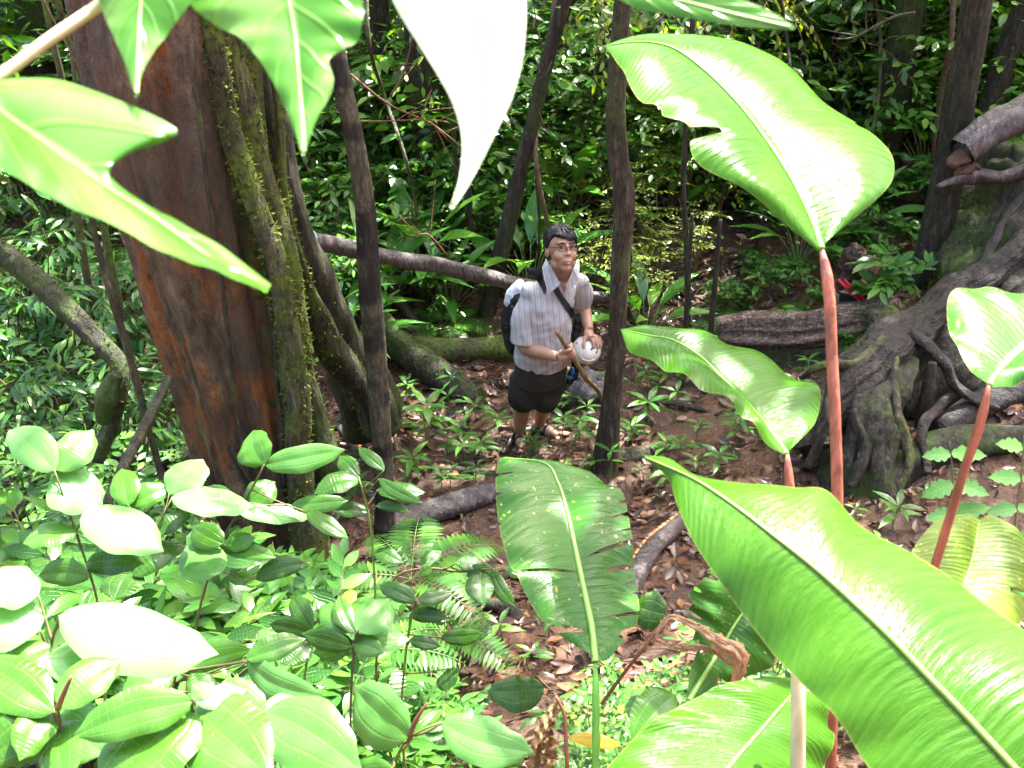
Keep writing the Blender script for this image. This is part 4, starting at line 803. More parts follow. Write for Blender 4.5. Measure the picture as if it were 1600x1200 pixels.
for k in range(30):
    x, y = 610+rgx.random()*720, 600+rgx.random()**1.3*230
    if 800 < x < 880 and y < 700: continue
    if 1180 < x and y > 740: continue
    seeds.append((x, y, .10+.14*rgx.random(), 2+int(rgx.random()*2), .08+.06*rgx.random(), None))
for i, (x, y, h, ti, ll, lb) in enumerate(seeds):
    rg = np.random.default_rng(600+i); b0 = PG(x, y)
    build_shrub('seedling', lb or 'tiny green seedling sprouting from the bare brown soil', 'seedling', b0, whorl(rg, h, ti, ll, 5 if lb else 4), 'leaf_lush' if i % 3 else 'leaf_mid', 'stem_green', T_LH, rg, None if lb else 'tiny seedlings on the bare soil')
# ferns
def fern(rg, L, nf):
    Rl, pl, s, SV, SF, SU, n0 = [], [], [], [], [], [], 0
    for k in range(nf):
        a = k*6.28/nf+rg.normal()*.3; e = 0.7+0.3*rg.random(); t = np.linspace(0, 1, 20); Lk = L*(0.7+0.5*rg.random())
        pl_ = np.stack([0*t, t*Lk*0.9, Lk*(0.55*t-0.62*t*t)*e], 1)@rotz(a).T; V, F, uv = tube(pl_, [.003, .001], 4, cap=False); SV.append(V); SU.append(uv); SF += [tuple(i+n0 for i in f) for f in F]; n0 += len(V)
        tg = np.gradient(pl_, axis=0); tg /= np.linalg.norm(tg, axis=1)[:, None]
        for i in range(3, 20):
            w_ = math.sin(math.pi*(t[i]*0.9+0.08))**0.7*Lk*0.24
            sd = np.cross(tg[i], [0, 0, 1.0]); sd /= np.linalg.norm(sd)
            for q in (1, -1):
                d = (sd*q+tg[i]*0.25)[None]; Rl.append(basis(d, np.cross(sd, tg[i])[None]*1.0+rg.normal(size=(1, 3))*.08)); pl.append(pl_[i][None]); s.append([w_+.004])
    return (np.concatenate(Rl), np.concatenate(pl), np.concatenate(s)), (np.vstack(SV), SF, np.vstack(SU))
T_PIN = leaf_tmpl('lance', 3, wid=0.24, droop=0.1)
for i, (x, y, Y, h, L, nf, lb, m) in enumerate([(650, 1030, None, .42, .42, 7, 'bright feathery fern below the orange fallen leaf', 'leaf_lush'), (700, 1060, None, .22, .30, 6, 'small bright fern at the right edge of the lower left thicket', 'leaf_lush'), (740, 745, None, .0, .12, 5, 'tiny fern behind the smooth grey log', 'leaf_lush'), (60, 1040, None, .3, .3, 5, 'dark feathery fern deep in the lower left thicket', 'leaf_mid'), (690, 530, None, .1, .45, 7, 'fern hanging under the middle of the leaning pole', 'leaf_mid'), (1260, 500, None, .0, .4, 7, 'low fern behind the tall red stalk', 'leaf_mid'), (590, 1180, None, .45, .36, 7, 'shaded fern at the bottom edge below the lower left thicket', 'leaf_lush'), (1180, 500, None, .0, .35, 7, 'low fern just above the rotten log', 'leaf_mid')]):
    rg = np.random.default_rng(700+i); b0 = PG(x, y); a, st = fern(rg, L, nf); a = (a[0], a[1]+[0, 0, h], a[2]); st = (st[0]+[0, 0, h], st[1], st[2])
    build_shrub('fern', lb, 'fern', b0, (a, st), m, 'stem_green', T_PIN, rg)
# bare reddish and pale twigs in the background thicket
rg = np.random.default_rng(55); tw = MB()
root = None
def twiggy(name, label, cat, start, end, r, rg, m='twig', nb=5):
    mb = MB(); a, b_ = np.array(start), np.array(end); L = np.linalg.norm(b_-a)
    pts = cr([a, a*.66+b_*.34+rg.normal(size=3)*L*.05, a*.33+b_*.67+rg.normal(size=3)*L*.05, b_], 20); V, F, uv = tube(pts-a, [r, r*.4], 6); mb.add(V, F, uv)
    for k in range(nb):
        i = rg.integers(4, 18); d = (b_-a)/L+rg.normal(size=3)*.6; V, F, uv = tube([pts[i]-a, pts[i]-a+d*L*.15, pts[i]-a+d*L*.3+rg.normal(size=3)*L*.05], [r*.5, r*.2], 5, n=8); mb.add(V, F, uv)
    o = mb.build(name, M[m]); o.location = a; tag(o, label, cat)
M['twig_red'] = plain('twig_red', (0.15, 0.065, 0.032), 0.7, 0.3, 0.4, 40)
for i, (a, b_, r, m, lb) in enumerate([((540, 110), (720, 230), .008, 'twig_red', 'reddish branching twig in front of the far foliage, left of the white hanging leaf'), ((610, 150), (640, 20), .007, 'twig_red', 'bare reddish twig rising to the top edge beside the blotchy tree'), ((700, 400), (610, 320), .007, 'twig_red', 'thin reddish twig above the leaning pole'), ((560, 460), (660, 530), .02, 'bark_pale', 'dead stick slanting behind the slender blotchy tree below the pole'), ((1430, 20), (1300, 60), .012, 'bark_pale', 'bare crooked twig at the top right beside the mossy trunk'), ((850, 200), (830, 20), .008, 'bark_pale', 'pale vertical twig beside the dark leaning tree'), ((930, 430), (960, 340), .006, 'bark_pale', 'pale forked twig just right of the man\'s head'), ((560, 190), (700, 190), .006, 'twig_red', 'thin horizontal reddish twig left of the white hanging leaf')]):
    twiggy('bare_twig', lb, 'twig', PY(*a, 6.5), PY(*b_, 6.5), r, rg, m)

# arching rosettes of long leaves and feathery palms in the mid distance
def b_rosette(loc, lb, g, rg):
    Rl, pl, s, st = [], [], [], MB(); n = 16
    for k in range(n):
        a = k*2.4; e = 0.35+0.9*k/n+rg.normal()*.1; L = .55*(.7+.5*rg.random()); d = np.array([[math.cos(a)*math.cos(e), math.sin(a)*math.cos(e), math.sin(e)]])
        q = d[0]*.28+[0, 0, .25]; V, F, uv = tube([[0, 0, 0], q*.5+[0, 0, .05], q], [.006, .004], 5, n=6); st.add(V, F, uv)
        Rl.append(basis(d, np.array([[0, 0, 1.0]])+rg.normal(size=(1, 3))*.15)); pl.append([q]); s.append([L])
    root = thing('rosette_plant', lb, 'plant', loc, g); V, F, uv, t = leaves_mesh(leaf_tmpl('lance', 8, wid=.24, droop=.45), np.concatenate(Rl), np.concatenate(pl), np.concatenate(s), rg)
    mesh('foliage', V, F, M['leaf_mid'], root, uv, t); st.build('stem', M['stem_green'], root); return root
place_set('rosette', 'plant', 4, b_rosette, [(line(px, Y), Y, s) for px, Y, s in [(590, 7.0, 1.0), (660, 7.3, 1.1), (740, 7.9, 1.1), (700, 7.0, .8), (830, 7.2, .9), (480, 6.4, .9), (540, 6.3, .7), (1015, 6.6, .7), (1250, 7.3, .7), (1330, 7.6, .8), (1190, 8.6, 1.0), (1420, 8.3, 1.0), (40, 5.9, 1.1), (130, 6.4, 1.1), (60, 4.9, .9), (1580, 7.7, .8), (880, 8.2, 1.1), (620, 8.6, 1.3), (950, 10, 1.5), (760, 10, 1.5), (1100, 10.5, 1.5)]], 'rosette plant with long arching glossy leaves', 'rosette plants in the mid distance', 800)
def b_palm(loc, lb, g, rg):
    root = thing('understory_palm', lb, 'palm', loc, g); a, st = fern(rg, 1.0, 7); a = (a[0], a[1]+[0, 0, .35], a[2]*.8); st = (st[0]*np.array([1, 1, 1])+[0, 0, .35], st[1], st[2])
    V, F, uv, t = leaves_mesh(leaf_tmpl('lance', 4, wid=.13, droop=.35), a[0], a[1], a[2], rg); mesh('frond', V, F, M['leaf_bg'], root, uv, t); mesh('stem', st[0], st[1], M['stem_green'], root, st[2]); 
    V, F, uv = tube([[0, 0, -.1], [0, 0, .38]], [.02, .015], 8, n=5); mesh('trunk', V, F, M['bark_dark'], root, uv); return root
place_set('palm', 'palm', 3, b_palm, [(line(px, Y), Y, s) for px, Y, s in [(700, 8.2, 1.1), (850, 9.0, 1.2), (560, 8.4, 1.1), (1120, 9.3, 1.2), (80, 7.2, 1.2), (960, 9.4, 1.3), (1380, 10.5, 1.3), (630, 10.5, 1.5)]], 'feathery understory palm among the far shrubs', 'understory palms', 830)
rg = np.random.default_rng(91)
for k, (px, py, Y, nsp, L, lb, mm) in enumerate([(1000, -30, 7.4, 16, .75, 'yellow-green leafy bough hanging at the top edge behind the uppermost broad leaf', 'leaf_yel'), (880, -10, 8.4, 12, .8, 'yellow-green leafy bough hanging at the top edge beside the white leaf', 'leaf_yel'), (1210, -30, 8.0, 12, .7, 'yellow-green leafy bough hanging at the top edge right of the small leaf tip', 'leaf_yel'), (640, -20, 8.8, 12, .9, 'dark leafy bough hanging behind the blotchy tree top', 'leaf_bg'), (1330, 60, 9.0, 12, .9, 'dark leafy bough beside the mossy trunk at upper right', 'leaf_bg'), (30, 40, 6.0, 10, .7, 'leafy bough hanging at the upper left corner behind the pale stem', 'leaf_bg')]):
    b0 = PY(px, py, Y); Rl, pl, ss, st = [], [], [], MB()
    for j in range(nsp):
        R0 = rotz(rg.random()*6.28)@rotx(-.1-.5*rg.random()); r, p, s_, poly = spray(rg, L*(.6+.6*rg.random()), 12, .075 if mm == 'leaf_yel' else .11, 62, .3, curve=.5); o_ = rg.normal(size=3)*[.45, .3, .12]
        Rl.append(np.einsum('ij,njk->nik', R0, r)); pl.append(p@R0.T+o_); ss.append(s_); V, F, uv = tube(poly@R0.T+o_, [.004, .002], 4, cap=False); st.add(V, F, uv)
        V, F, uv = tube([o_, o_*.5+[0, 0, .35], [0, 0, .9]], [.004, .008], 5, n=6); st.add(V, F, uv)
    root = thing('leafy_bough', lb, 'branch', b0); V, F, uv, t = leaves_mesh(T_OV, np.concatenate(Rl), np.concatenate(pl), np.concatenate(ss), rg); mesh('foliage', V, F, M[mm], root, uv, t); st.build('twigs', M['twig'], root)

# lianas and dead leaning sticks in the shade
rg = np.random.default_rng(321)
for k in range(16):
    px = (60, 190, 470, 520, 590, 655, 705, 790, 845, 905, 1010, 1105, 1225, 1345, 1465, 1560)[k]; Y = 6.6+3.2*rg.random(); ln = rg.normal()*70
    q = [PY(px+ln*t_+25*math.sin(t_*5+k), -40+t_*480, Y+.5*rg.random()) for t_ in np.linspace(0, 1, 6)]; base = q[-1]
    V, F, uv = tube(q, [.012+.012*rg.random(), .008+.008*rg.random()], 7, n=40, disp=lumpy(k, .15, .1, 5, 14)); o = mesh('liana', V, F, M[('bark_dark', 'bark_moss', 'twig')[k % 3]], None, uv, off=base); o.location = base
    tag(o, f"thin dark liana among the far trunks, {['', 'first', 'second', 'third', 'fourth', 'fifth', 'sixth', 'seventh', 'eighth', 'ninth', 'tenth', 'eleventh', 'twelfth', 'thirteenth', 'fourteenth', 'fifteenth', 'sixteenth'][k+1]} from left", 'vine', 'lianas among the far trunks')
# ------------------------------------------------------------------ foreground broad leaves
M['broad'] = leafmat('broad_leaf', (0.018, 0.080, 0.003), (0.032, 0.118, 0.004), (0.055, 0.16, 0.006), rough=0.2, transl=0.38, veins='banana', freq=46, spec=0.24, bump=0.30, spots=0.0, tcol=(1.0, 1.3, 0.6))
M['broad_spot'] = leafmat('broad_leaf_spotted', (0.013, 0.075, 0.005), (0.020, 0.105, 0.006), (0.04, 0.15, 0.010), rough=0.26, transl=0.3, veins='banana', freq=30, spec=0.30, bump=0.3, spots=0.6, tcol=(1.0, 1.3, 0.6))
M['broad_olive'] = leafmat('broad_leaf_olive', (0.05, 0.12, 0.006), (0.09, 0.17, 0.008), (0.16, 0.22, 0.012), rough=0.35, transl=0.3, veins='banana', freq=26, spec=0.5, bump=0.5, spots=0.7)
M['midrib'] = plain('midrib', (0.16, 0.30, 0.05), 0.4, 0.5, 0.15, 30)
M['stalk_red'] = plain('stalk_red', (0.27, 0.085, 0.05), 0.36, 0.5, 0.75, 55, 0.5, stretch=(1, 1, 0.15))
M['stalk_pale'] = plain('stalk_pale', (0.42, 0.36, 0.22), 0.5, 0.4, 0.3, 30, 0.1, stretch=(1, 1, 0.2))
M['stalk_green'] = plain('stalk_green', (0.09, 0.28, 0.03), 0.35, 0.5, 0.2, 30)
M['pale_leaf'] = leafmat('pale_leaf', (0.036, 0.14, 0.010), (0.062, 0.21, 0.020), (0.24, 0.42, 0.12), rough=0.2, transl=0.5, veins='pinnate', freq=6, spec=0.35, bump=0.3, pale=0.25, tcol=(1.1, 1.3, 0.7))
M['white_leaf'] = leafmat('white_leaf', (0.38, 0.48, 0.32), (0.48, 0.56, 0.42), (0.52, 0.58, 0.46), rough=0.3, transl=0.45, veins='pinnate', freq=6, spec=0.45, bump=0.2, pale=0.1, tcol=(1.15, 1.1, 0.8))  # pale leaf, base colour whitened to stand in for blown-out sunlight
def blade_mesh(mid, left, right, nu=120, nv=12, arch=0.06, notch=None, ripple=0.0, seed=0, droop=0.0):
    """mid/left/right: equally long lists of world points -> leaf surface, uv, tint"""
    rg = np.random.default_rng(seed); c, l, r = cr(mid, nu), cr(left, nu), cr(right, nu); u = np.linspace(0, 1, nu)
    tg = np.gradient(c, axis=0); nr = np.cross(r-l, tg); nr /= np.linalg.norm(nr, axis=1)[:, None]+1e-9
    nr[0], nr[-1] = nr[2], nr[-3]; nr = nr*np.sign((nr@np.array([0, -.3, 1.0])))[:, None]
    W = np.linalg.norm(r-l, axis=1)
    vs = np.linspace(-1, 1, 2*nv+1); V = np.zeros((nu, 2*nv+1, 3)); T = np.zeros((nu, 2*nv+1))
    re = {-1: np.ones(nu), 1: np.ones(nu)}
    for (uc, side, depth, wd) in (notch or []):
        k = np.exp(-((u-uc)/wd)**4); re[side] = np.minimum(re[side], 1-depth*k)
    wav = sum(rg.normal()*np.sin(u*f*6.28+rg.random()*6) for f in (2, 3.3, 5, 8))/3
    for j, v in enumerate(vs):
        e = (l if v < 0 else r); s = -1 if v < 0 else 1; a = abs(v)*re[s]
        p = c+(e-c)*a[:, None]
        z = arch*W*(np.sin(np.pi*np.minimum(a, 1)*0.62)*0.9-0.55*a)*2-arch*W*0.0
        z = z+ripple*W*a**1.5*wav*s+ripple*0.10*W*a*np.sin(u*60+a*3+seed)*0.3
        V[:, j] = p+nr*z[:, None]-np.array([0, 0, droop])*(a**2*W)[:, None]
        T[:, j] = 0.45+0.18*np.sin(u*9+v*2+seed)+0.15*a
    V = V.reshape(-1, 3); m_ = 2*nv+1
    F = [(i*m_+j, i*m_+j+1, (i+1)*m_+j+1, (i+1)*m_+j) for i in range(nu-1) for j in range(m_-1)]
    uv = np.stack([np.repeat(u, m_), np.tile(vs, nu)], 1)
    return V, np.array(F), uv, np.clip(T, 0, 1).ravel(), c, nr
def pd(lst): return np.array([P(x, y, d) for x, y, d in lst])
def broad(label, mid, left, right, dm, dl, dr, m='broad', stalk=None, sm='stalk_red', nu=130, nv=12, arch=0.06, notch=None, ripple=0.02, seed=0, midw=7, name='broad_leaf_plant', tail=None, cat='plant'):
    """mid/left/right pixel stations (tip first); d*: depth at tip and at base (left/right offsets)"""
    k = len(mid); dd = np.interp(np.linspace(0, 1, k), np.linspace(0, 1, len(dm)), dm)
    lo = np.interp(np.linspace(0, 1, k), np.linspace(0, 1, len(dl)), dl); ro = np.interp(np.linspace(0, 1, k), np.linspace(0, 1, len(dr)), dr)
    mw = pd([(x, y, d) for (x, y), d in zip(mid, dd)]); lw = pd([(x, y, d+o) for (x, y), d, o in zip(left, dd, lo)]); rw = pd([(x, y, d+o) for (x, y), d, o in zip(right, dd, ro)])
    st = None
    if stalk: st = pd(stalk)
    base = (st[-1] if st is not None else mw[-1]).copy()
    root = thing(name, label, cat, base)
    V, F, uv, t, c, nr = blade_mesh(mw, lw, rw, nu, nv, arch, notch, ripple, seed)
    mesh('blade', V, F, M[m], root, uv, t, off=base)
    rr = [midw*0.12*dd[0]/FPX/2, midw*0.6*dd[0]/FPX/2, midw*dd[-1]/FPX/2]
    V, F, uv = tube(c[2:]+nr[2:]*rr[2]*0.2, rr, 8); mesh('midrib', V, F, M['midrib'], root, uv, off=base)
    if st is not None:
        wd = 22 if tail is None else tail
        q = [mw[-1]]+list(st); r = [wd*0.42*dd[-1]/FPX/2]+[wd*s[2]/FPX/2 for s in stalk]
        V, F, uv = tube(q, r, 12, n=50); mesh('stalk', V, F, M[sm], root, uv, off=base)
    return root
broad('uppermost broad leaf held high on the tall red stalk, bite in lower edge',
 [(945, 72), (1000, 66), (1050, 75), (1100, 110), (1150, 160), (1195, 218), (1235, 280), (1265, 340), (1284, 390)],
 [(945, 73), (958, 92), (972, 120), (985, 155), (1010, 187), (1065, 208), (1078, 262), (1170, 315), (1278, 392)],
 [(945, 71), (980, 64), (1045, 62), (1120, 70), (1200, 98), (1280, 172), (1362, 230), (1388, 290), (1290, 380)],
 [1.42, 1.32, 1.22], [0, -.03, -.06, -.05, 0], [0, .08, .14, .10, 0.0], stalk=[(1291, 425, 1.22), (1300, 560, 1.23), (1308, 760, 1.25), (1303, 1000, 1.3), (1297, 1230, 1.36)], arch=0.08, ripple=0.015, seed=1, midw=11,
 notch=[(0.66, -1, 0.30, 0.018), (0.70, 1, 0.07, 0.008), (0.5, -1, 0.05, 0.03)], tail=18)
broad('second broad leaf, darker, pointing left beneath the uppermost one',
 [(970, 515), (1012, 524), (1052, 532), (1092, 556), (1127, 590), (1162, 625), (1192, 660), (1214, 688), (1230, 710)],
 [(970, 516), (985, 552), (1020, 572), (1052, 592), (1092, 612), (1130, 636), (1162, 662), (1192, 694), (1224, 712)],
 [(970, 514), (1010, 512), (1068, 519), (1120, 534), (1178, 564), (1235, 595), (1276, 622), (1270, 668), (1236, 702)],
 [1.9, 1.78, 1.66], [0, -.04, -.08, -.05, 0], [0, .06, .10, .08, 0], stalk=[(1232, 740, 1.66), (1238, 800, 1.67), (1244, 1000, 1.7), (1248, 1230, 1.78)], arch=0.10, ripple=0.05, seed=2, midw=8, tail=15)
broad('great foreground leaf, biggest and nearest, sweeping to the lower right corner',
 [(1005, 713), (1040, 728), (1090, 752), (1150, 792), (1210, 838), (1270, 885), (1330, 938), (1390, 995), (1450, 1058), (1510, 1120), (1570, 1185), (1640, 1262)],
 [(1005, 715), (1042, 745), (1056, 785), (1078, 840), (1112, 895), (1150, 948), (1195, 1010), (1240, 1062), (1285, 1105), (1330, 1165), (1370, 1230), (1450, 1340)],
 [(1005, 711), (1045, 717), (1090, 745), (1160, 757), (1235, 764), (1290, 772), (1350, 832), (1430, 872), (1510, 926), (1580, 976), (1650, 1030), (1740, 1120)],
 [1.05, .92, .84, .80], [0, .0, .015, .01, 0], [0, .05, .09, .08, .05], arch=0.05, ripple=0.008, seed=3, midw=13, nu=180, nv=16)
broad('rightmost broad leaf, on the red stalk leaning to the right edge',
 [(1690, 488), (1672, 500), (1640, 514), (1610, 536), (1585, 556), (1565, 575), (1552, 590), (1545, 602)],
 [(1690, 487), (1640, 470), (1590, 462), (1530, 457), (1480, 468), (1486, 530), (1510, 575), (1540, 598)],
 [(1690, 490), (1690, 510), (1680, 545), (1655, 575), (1625, 592), (1592, 602), (1570, 606), (1549, 606)],
 [1.35, 1.25, 1.15], [0, .06, .10, .04, 0], [0, -.03, -.05, 0, 0], m='broad_spot', stalk=[(1537, 640, 1.16), (1505, 740, 1.2), (1462, 880, 1.27), (1420, 1010, 1.36), (1380, 1250, 1.5)], arch=0.07, ripple=0.03, seed=4, midw=10, tail=14)
broad('central torn broad leaf with ragged slits, on a green stalk',
 [(783, 716), (850, 724), (872, 755), (886, 800), (896, 845), (906, 892), (916, 940), (925, 985), (930, 1035)],
 [(781, 718), (777, 730), (774, 762), (777, 805), (785, 852), (802, 897), (822, 935), (856, 982), (926, 1024)],
 [(790, 715), (882, 728), (938, 750), (970, 774), (982, 820), (988, 870), (994, 925), (994, 975), (950, 1032)],
 [2.18, 2.08, 1.95, 1.85], [0, .0, -.02, -.02, 0], [0, .03, .05, .04, 0], m='broad_spot', stalk=[(931, 1080, 1.84), (931, 1150, 1.83), (930, 1260, 1.83)], sm='stalk_green', nu=340, nv=14, arch=0.06, ripple=0.05, seed=5, midw=12, tail=12,
 notch=[(0.63, -1, 0.92, 0.006), (0.885, -1, 0.75, 0.014), (0.19, -1, 0.3, 0.006), (0.30, -1, 0.12, 0.004), (0.42, -1, 0.05, 0.004), (0.28, 1, 0.16, 0.006), (0.34, 1, 0.2, 0.005), (0.42, 1, 0.14, 0.005), (0.47, 1, 0.3, 0.006), (0.53, 1, 0.18, 0.004), (0.585, 1, 0.82, 0.006), (0.66, 1, 0.55, 0.007), (0.72, 1, 0.25, 0.005), (0.76, 1, 0.15, 0.004), (0.84, 1, 0.65, 0.005), (0.91, 1, 0.3, 0.02)])
broad('low bright broad leaf at the bottom edge left of the great foreground leaf',
 [(1262, 1064), (1240, 1082), (1215, 1110), (1185, 1145), (1150, 1185), (1110, 1235), (1060, 1300)],
 [(1258, 1062), (1192, 1060), (1112, 1080), (1040, 1117), (975, 1172), (935, 1230), (960, 1310)],
 [(1266, 1066), (1288, 1092), (1294, 1140), (1290, 1185), (1270, 1240), (1230, 1290), (1120, 1330)],
 [1.30, 1.2, 1.08], [0, .0, .02, 0], [0, .04, .05, .02], m='broad', arch=0.06, ripple=0.03, seed=6, midw=8)
broad('olive-yellow older broad leaf behind the great foreground leaf at the right edge',
 [(1530, 812), (1526, 838), (1520, 868), (1512, 898), (1502, 930), (1490, 970), (1478, 1010)],
 [(1512, 803), (1462, 815), (1425, 852), (1410, 890), (1412, 930), (1430, 980), (1465, 1020)],
 [(1545, 804), (1582, 828), (1602, 868), (1608, 910), (1600, 955), (1570, 990), (1490, 1020)],
 [1.85, 1.8, 1.7], [0, .0, .0, 0], [0, .03, .04, .0], m='broad_olive', arch=0.12, ripple=0.05, seed=7, midw=9, notch=[(.62, 1, .5, .01)], stalk=[(1470, 1060, 1.7), (1455, 1230, 1.75)], sm='stalk_green', tail=10)
broad('ragged broad leaf half hidden behind the great foreground leaf and the dried leaf',
 [(1190, 900), (1168, 945), (1148, 975), (1130, 1005), (1112, 1035), (1095, 1062), (1075, 1095)],
 [(1120, 880), (1090, 905), (1078, 935), (1073, 965), (1082, 1000), (1080, 1040), (1072, 1090)],
 [(1240, 930), (1228, 980), (1215, 1020), (1190, 1048), (1150, 1062), (1110, 1075), (1079, 1098)],
 [1.95, 1.9, 1.8], [0, -.02, .0, 0], [0, .03, .03, .0], m='broad_spot', arch=0.07, ripple=0.05, seed=8, midw=10, nu=200, notch=[(.12, -1, .25, .02), (.25, -1, .15, .01), (.45, -1, .3, .015), (.7, -1, .5, .02), (.35, 1, .2, .01), (.75, 1, .4, .02)], stalk=[(1060, 1130, 1.8), (1040, 1250, 1.8)], sm='stalk_green', tail=13)
V, F, uv = tube(pd([(1248, 1000, 1.15), (1247, 1100, 1.15), (1246, 1240, 1.17)]), [.0082, .0085, .009], 12, n=20); tag(mesh('leaf_stalk', V, F, M['stalk_pale'], None, uv), 'yellowish upright stalk crossing the low bright broad leaf', 'stalk')

# overhanging branch leaves close to the lens
def near(name, label, stem, leaves_, mat_, cat='branch'):
    base = P(*leaves_[0][0][-1][:2], leaves_[0][3][0]); root = thing(name, label, cat, base)
    for (mid, l, r, dd, mm, sd, *rest) in leaves_:
        k = len(mid); d = np.interp(np.linspace(0, 1, k), np.linspace(0, 1, len(dd)), dd); off = rest[0] if rest else (0.0, 0.0)
        V, F, uv, t, c, nr = blade_mesh(pd([(x, y, q) for (x, y), q in zip(mid, d)]), pd([(x, y, q+off[0]) for (x, y), q in zip(l, d)]), pd([(x, y, q+off[1]) for (x, y), q in zip(r, d)]), 90, 10, 0.05, None, 0.02, sd)
        lf = mesh('leaf', V, F, M[mm], root, uv, t, off=base)
        V, F, uv = tube(c[2:-2], [.0004, .0009], 6); mesh('midrib', V, F, M['midrib'], lf, uv, off=base)
    if stem:
        V, F, uv = tube(pd(stem[0]), stem[1], 10, n=30); mesh('stem', V, F, M['stalk_pale'], root, uv, off=base)
near('overhanging_branch', 'overhanging branch with eaten drip-tipped leaves and a pale stem in the top left corner', ([(-60, 150, .42), (0, 118, .43), (80, 60, .44), (150, 12, .45), (230, -50, .46)], [.0022, .0024, .0026, .0026, .003]), [
 ([(-60, 110), (0, 170), (60, 215), (120, 258), (180, 300), (235, 335), (290, 375), (345, 415), (416, 457)], [(-60, 200), (-10, 262), (50, 300), (110, 328), (170, 358), (230, 388), (290, 414), (350, 437), (414, 458)],
  [(-60, 90), (0, 128), (100, 132), (276, 213), (152, 258), (205, 320), (258, 345), (330, 382), (418, 454)], [.42, .40, .38], 'pale_leaf', 11, (-.03, .02)),
 ([(225, -60), (222, -20), (218, 30), (216, 90), (213, 153)], [(150, -60), (152, -10), (172, 45), (196, 100), (212, 152)], [(320, -60), (310, -10), (262, 55), (226, 105), (214, 152)], [.45, .44, .42], 'pale_leaf', 12),
 ([(440, -80), (450, -10), (460, 50), (465, 100), (470, 160), (474, 205), (474, 243)], [(320, -70), (300, 10), (372, 60), (412, 105), (445, 165), (462, 210), (472, 242)], [(520, -80), (565, 0), (562, 62), (516, 92), (522, 135), (492, 195), (476, 242)], [.46, .44, .42], 'pale_leaf', 13)], 'pale_leaf')
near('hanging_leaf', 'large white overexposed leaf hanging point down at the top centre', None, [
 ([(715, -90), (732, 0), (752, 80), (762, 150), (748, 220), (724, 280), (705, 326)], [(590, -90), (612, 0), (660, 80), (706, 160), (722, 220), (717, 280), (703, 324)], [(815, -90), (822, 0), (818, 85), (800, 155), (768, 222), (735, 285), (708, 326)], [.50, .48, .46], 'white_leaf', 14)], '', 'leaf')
near('hanging_leaf', 'bright green leaf tip entering from the top edge right of centre', None, [
 ([(920, -60), (1000, -18), (1080, 5), (1160, 25), (1242, 44)], [(930, -40), (978, 6), (1070, 28), (1160, 42), (1240, 47)], [(940, -80), (1020, -50), (1110, -18), (1190, 12), (1243, 41)], [.50, .49, .48], 'pale_leaf', 15)], '', 'leaf')

# ------------------------------------------------------------------ individually built bright leaves, lower left
M['oval'] = leafmat('oval_leaf', (0.025, 0.088, 0.006), (0.040, 0.130, 0.009), (0.13, 0.34, 0.09), rough=0.22, transl=0.28, veins='tri', freq=15, spec=0.35, bump=0.2, pale=0.14, spots=0.12)  # palest tint paints sun highlights into the brightest leaves
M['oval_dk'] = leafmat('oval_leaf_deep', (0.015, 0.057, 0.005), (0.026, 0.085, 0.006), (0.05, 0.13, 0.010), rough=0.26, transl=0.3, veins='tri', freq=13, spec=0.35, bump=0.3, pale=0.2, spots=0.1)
HALF = unit_ = None
def oval_mesh(b, t, wpx, d, seed, up=None, tipk=0.09, fold=0.12, dk=None, glare=False):
    """leaf from pixel base b to pixel tip t; rises or falls so that it lies near level"""
    rg = np.random.default_rng(seed); dy = (t[1]-b[1])/FPX*d; d2 = d-dy*0.9*(dk if dk is not None else 1)+rg.normal()*0.01
    nh = None
    if glare:      # lies nearly level, tilted so that it mirrors the sun
        A0 = P(b[0], b[1], d); v = CAM-A0; v /= np.linalg.norm(v); nh = v+np.array(sdir)+rg.normal(size=3)*0.10; nh /= np.linalg.norm(nh)
        d2 = float(np.clip(np.dot(nh, A0-CAM)/np.dot(nh, ray(*t)), d*.86, d*1.14)); fold *= .4
    A, B = P(b[0], b[1], d), P(t[0], t[1], d2); ax = B-A; L = np.linalg.norm(ax); W = wpx*d/FPX
    nr0 = nh if nh is not None else np.array([0, -0.55, 0.83])+rg.normal(size=3)*0.22; R = basis(ax[None], nr0[None])[0]; sd, dr, nr = R[:, 0], R[:, 1], R[:, 2]
    # widen so that the drawn width is met although the blade is tilted
    view = (A+B)/2-CAM; view /= np.linalg.norm(view); vis = np.linalg.norm(sd-view*np.dot(sd, view)); W = W/max(vis, .55)
    nu, nv = 26, 7; u = np.linspace(0, 1, nu); pr = np.sin(np.pi*np.clip(u*1.0, 0, 1)**0.86)**0.66; pr = pr*(1-0.75*np.clip((u-(1-tipk*1.6))/(tipk*1.6), 0, 1)**0.7*0.8); pr[0] = 0.02; pr[-1] = 0
    vs = np.linspace(-1, 1, 2*nv+1); V = np.zeros((nu, 2*nv+1, 3)); ph = rg.random()*6; asym = 1+0.08*rg.normal()
    bend = (0.12+0.10*rg.random())*L*(.5 if glare else 1); wob = rg.normal()*0.04*L
    for j, v in enumerate(vs):
        a = abs(v); off = pr*W/2*v*(asym if v > 0 else 2-asym)*(1+0.04*np.sin(u*14+ph*v))
        z = fold*abs(off)*1.2-0.10*W*a**3*pr+bend*np.sin(np.pi*u)*0.55+0.02*W*np.sin(u*18+ph)*a
        V[:, j] = A+dr*(u*L)[:, None]+sd*(off+wob*np.sin(np.pi*u))[:, None]+nr*z[:, None]
    m_ = 2*nv+1; F = np.array([(i*m_+j, i*m_+j+1, (i+1)*m_+j+1, (i+1)*m_+j) for i in range(nu-1) for j in range(m_-1)])
    uv = np.stack([np.repeat(u, m_), np.tile(vs, nu)], 1)
    return V.reshape(-1, 3), F, uv, A
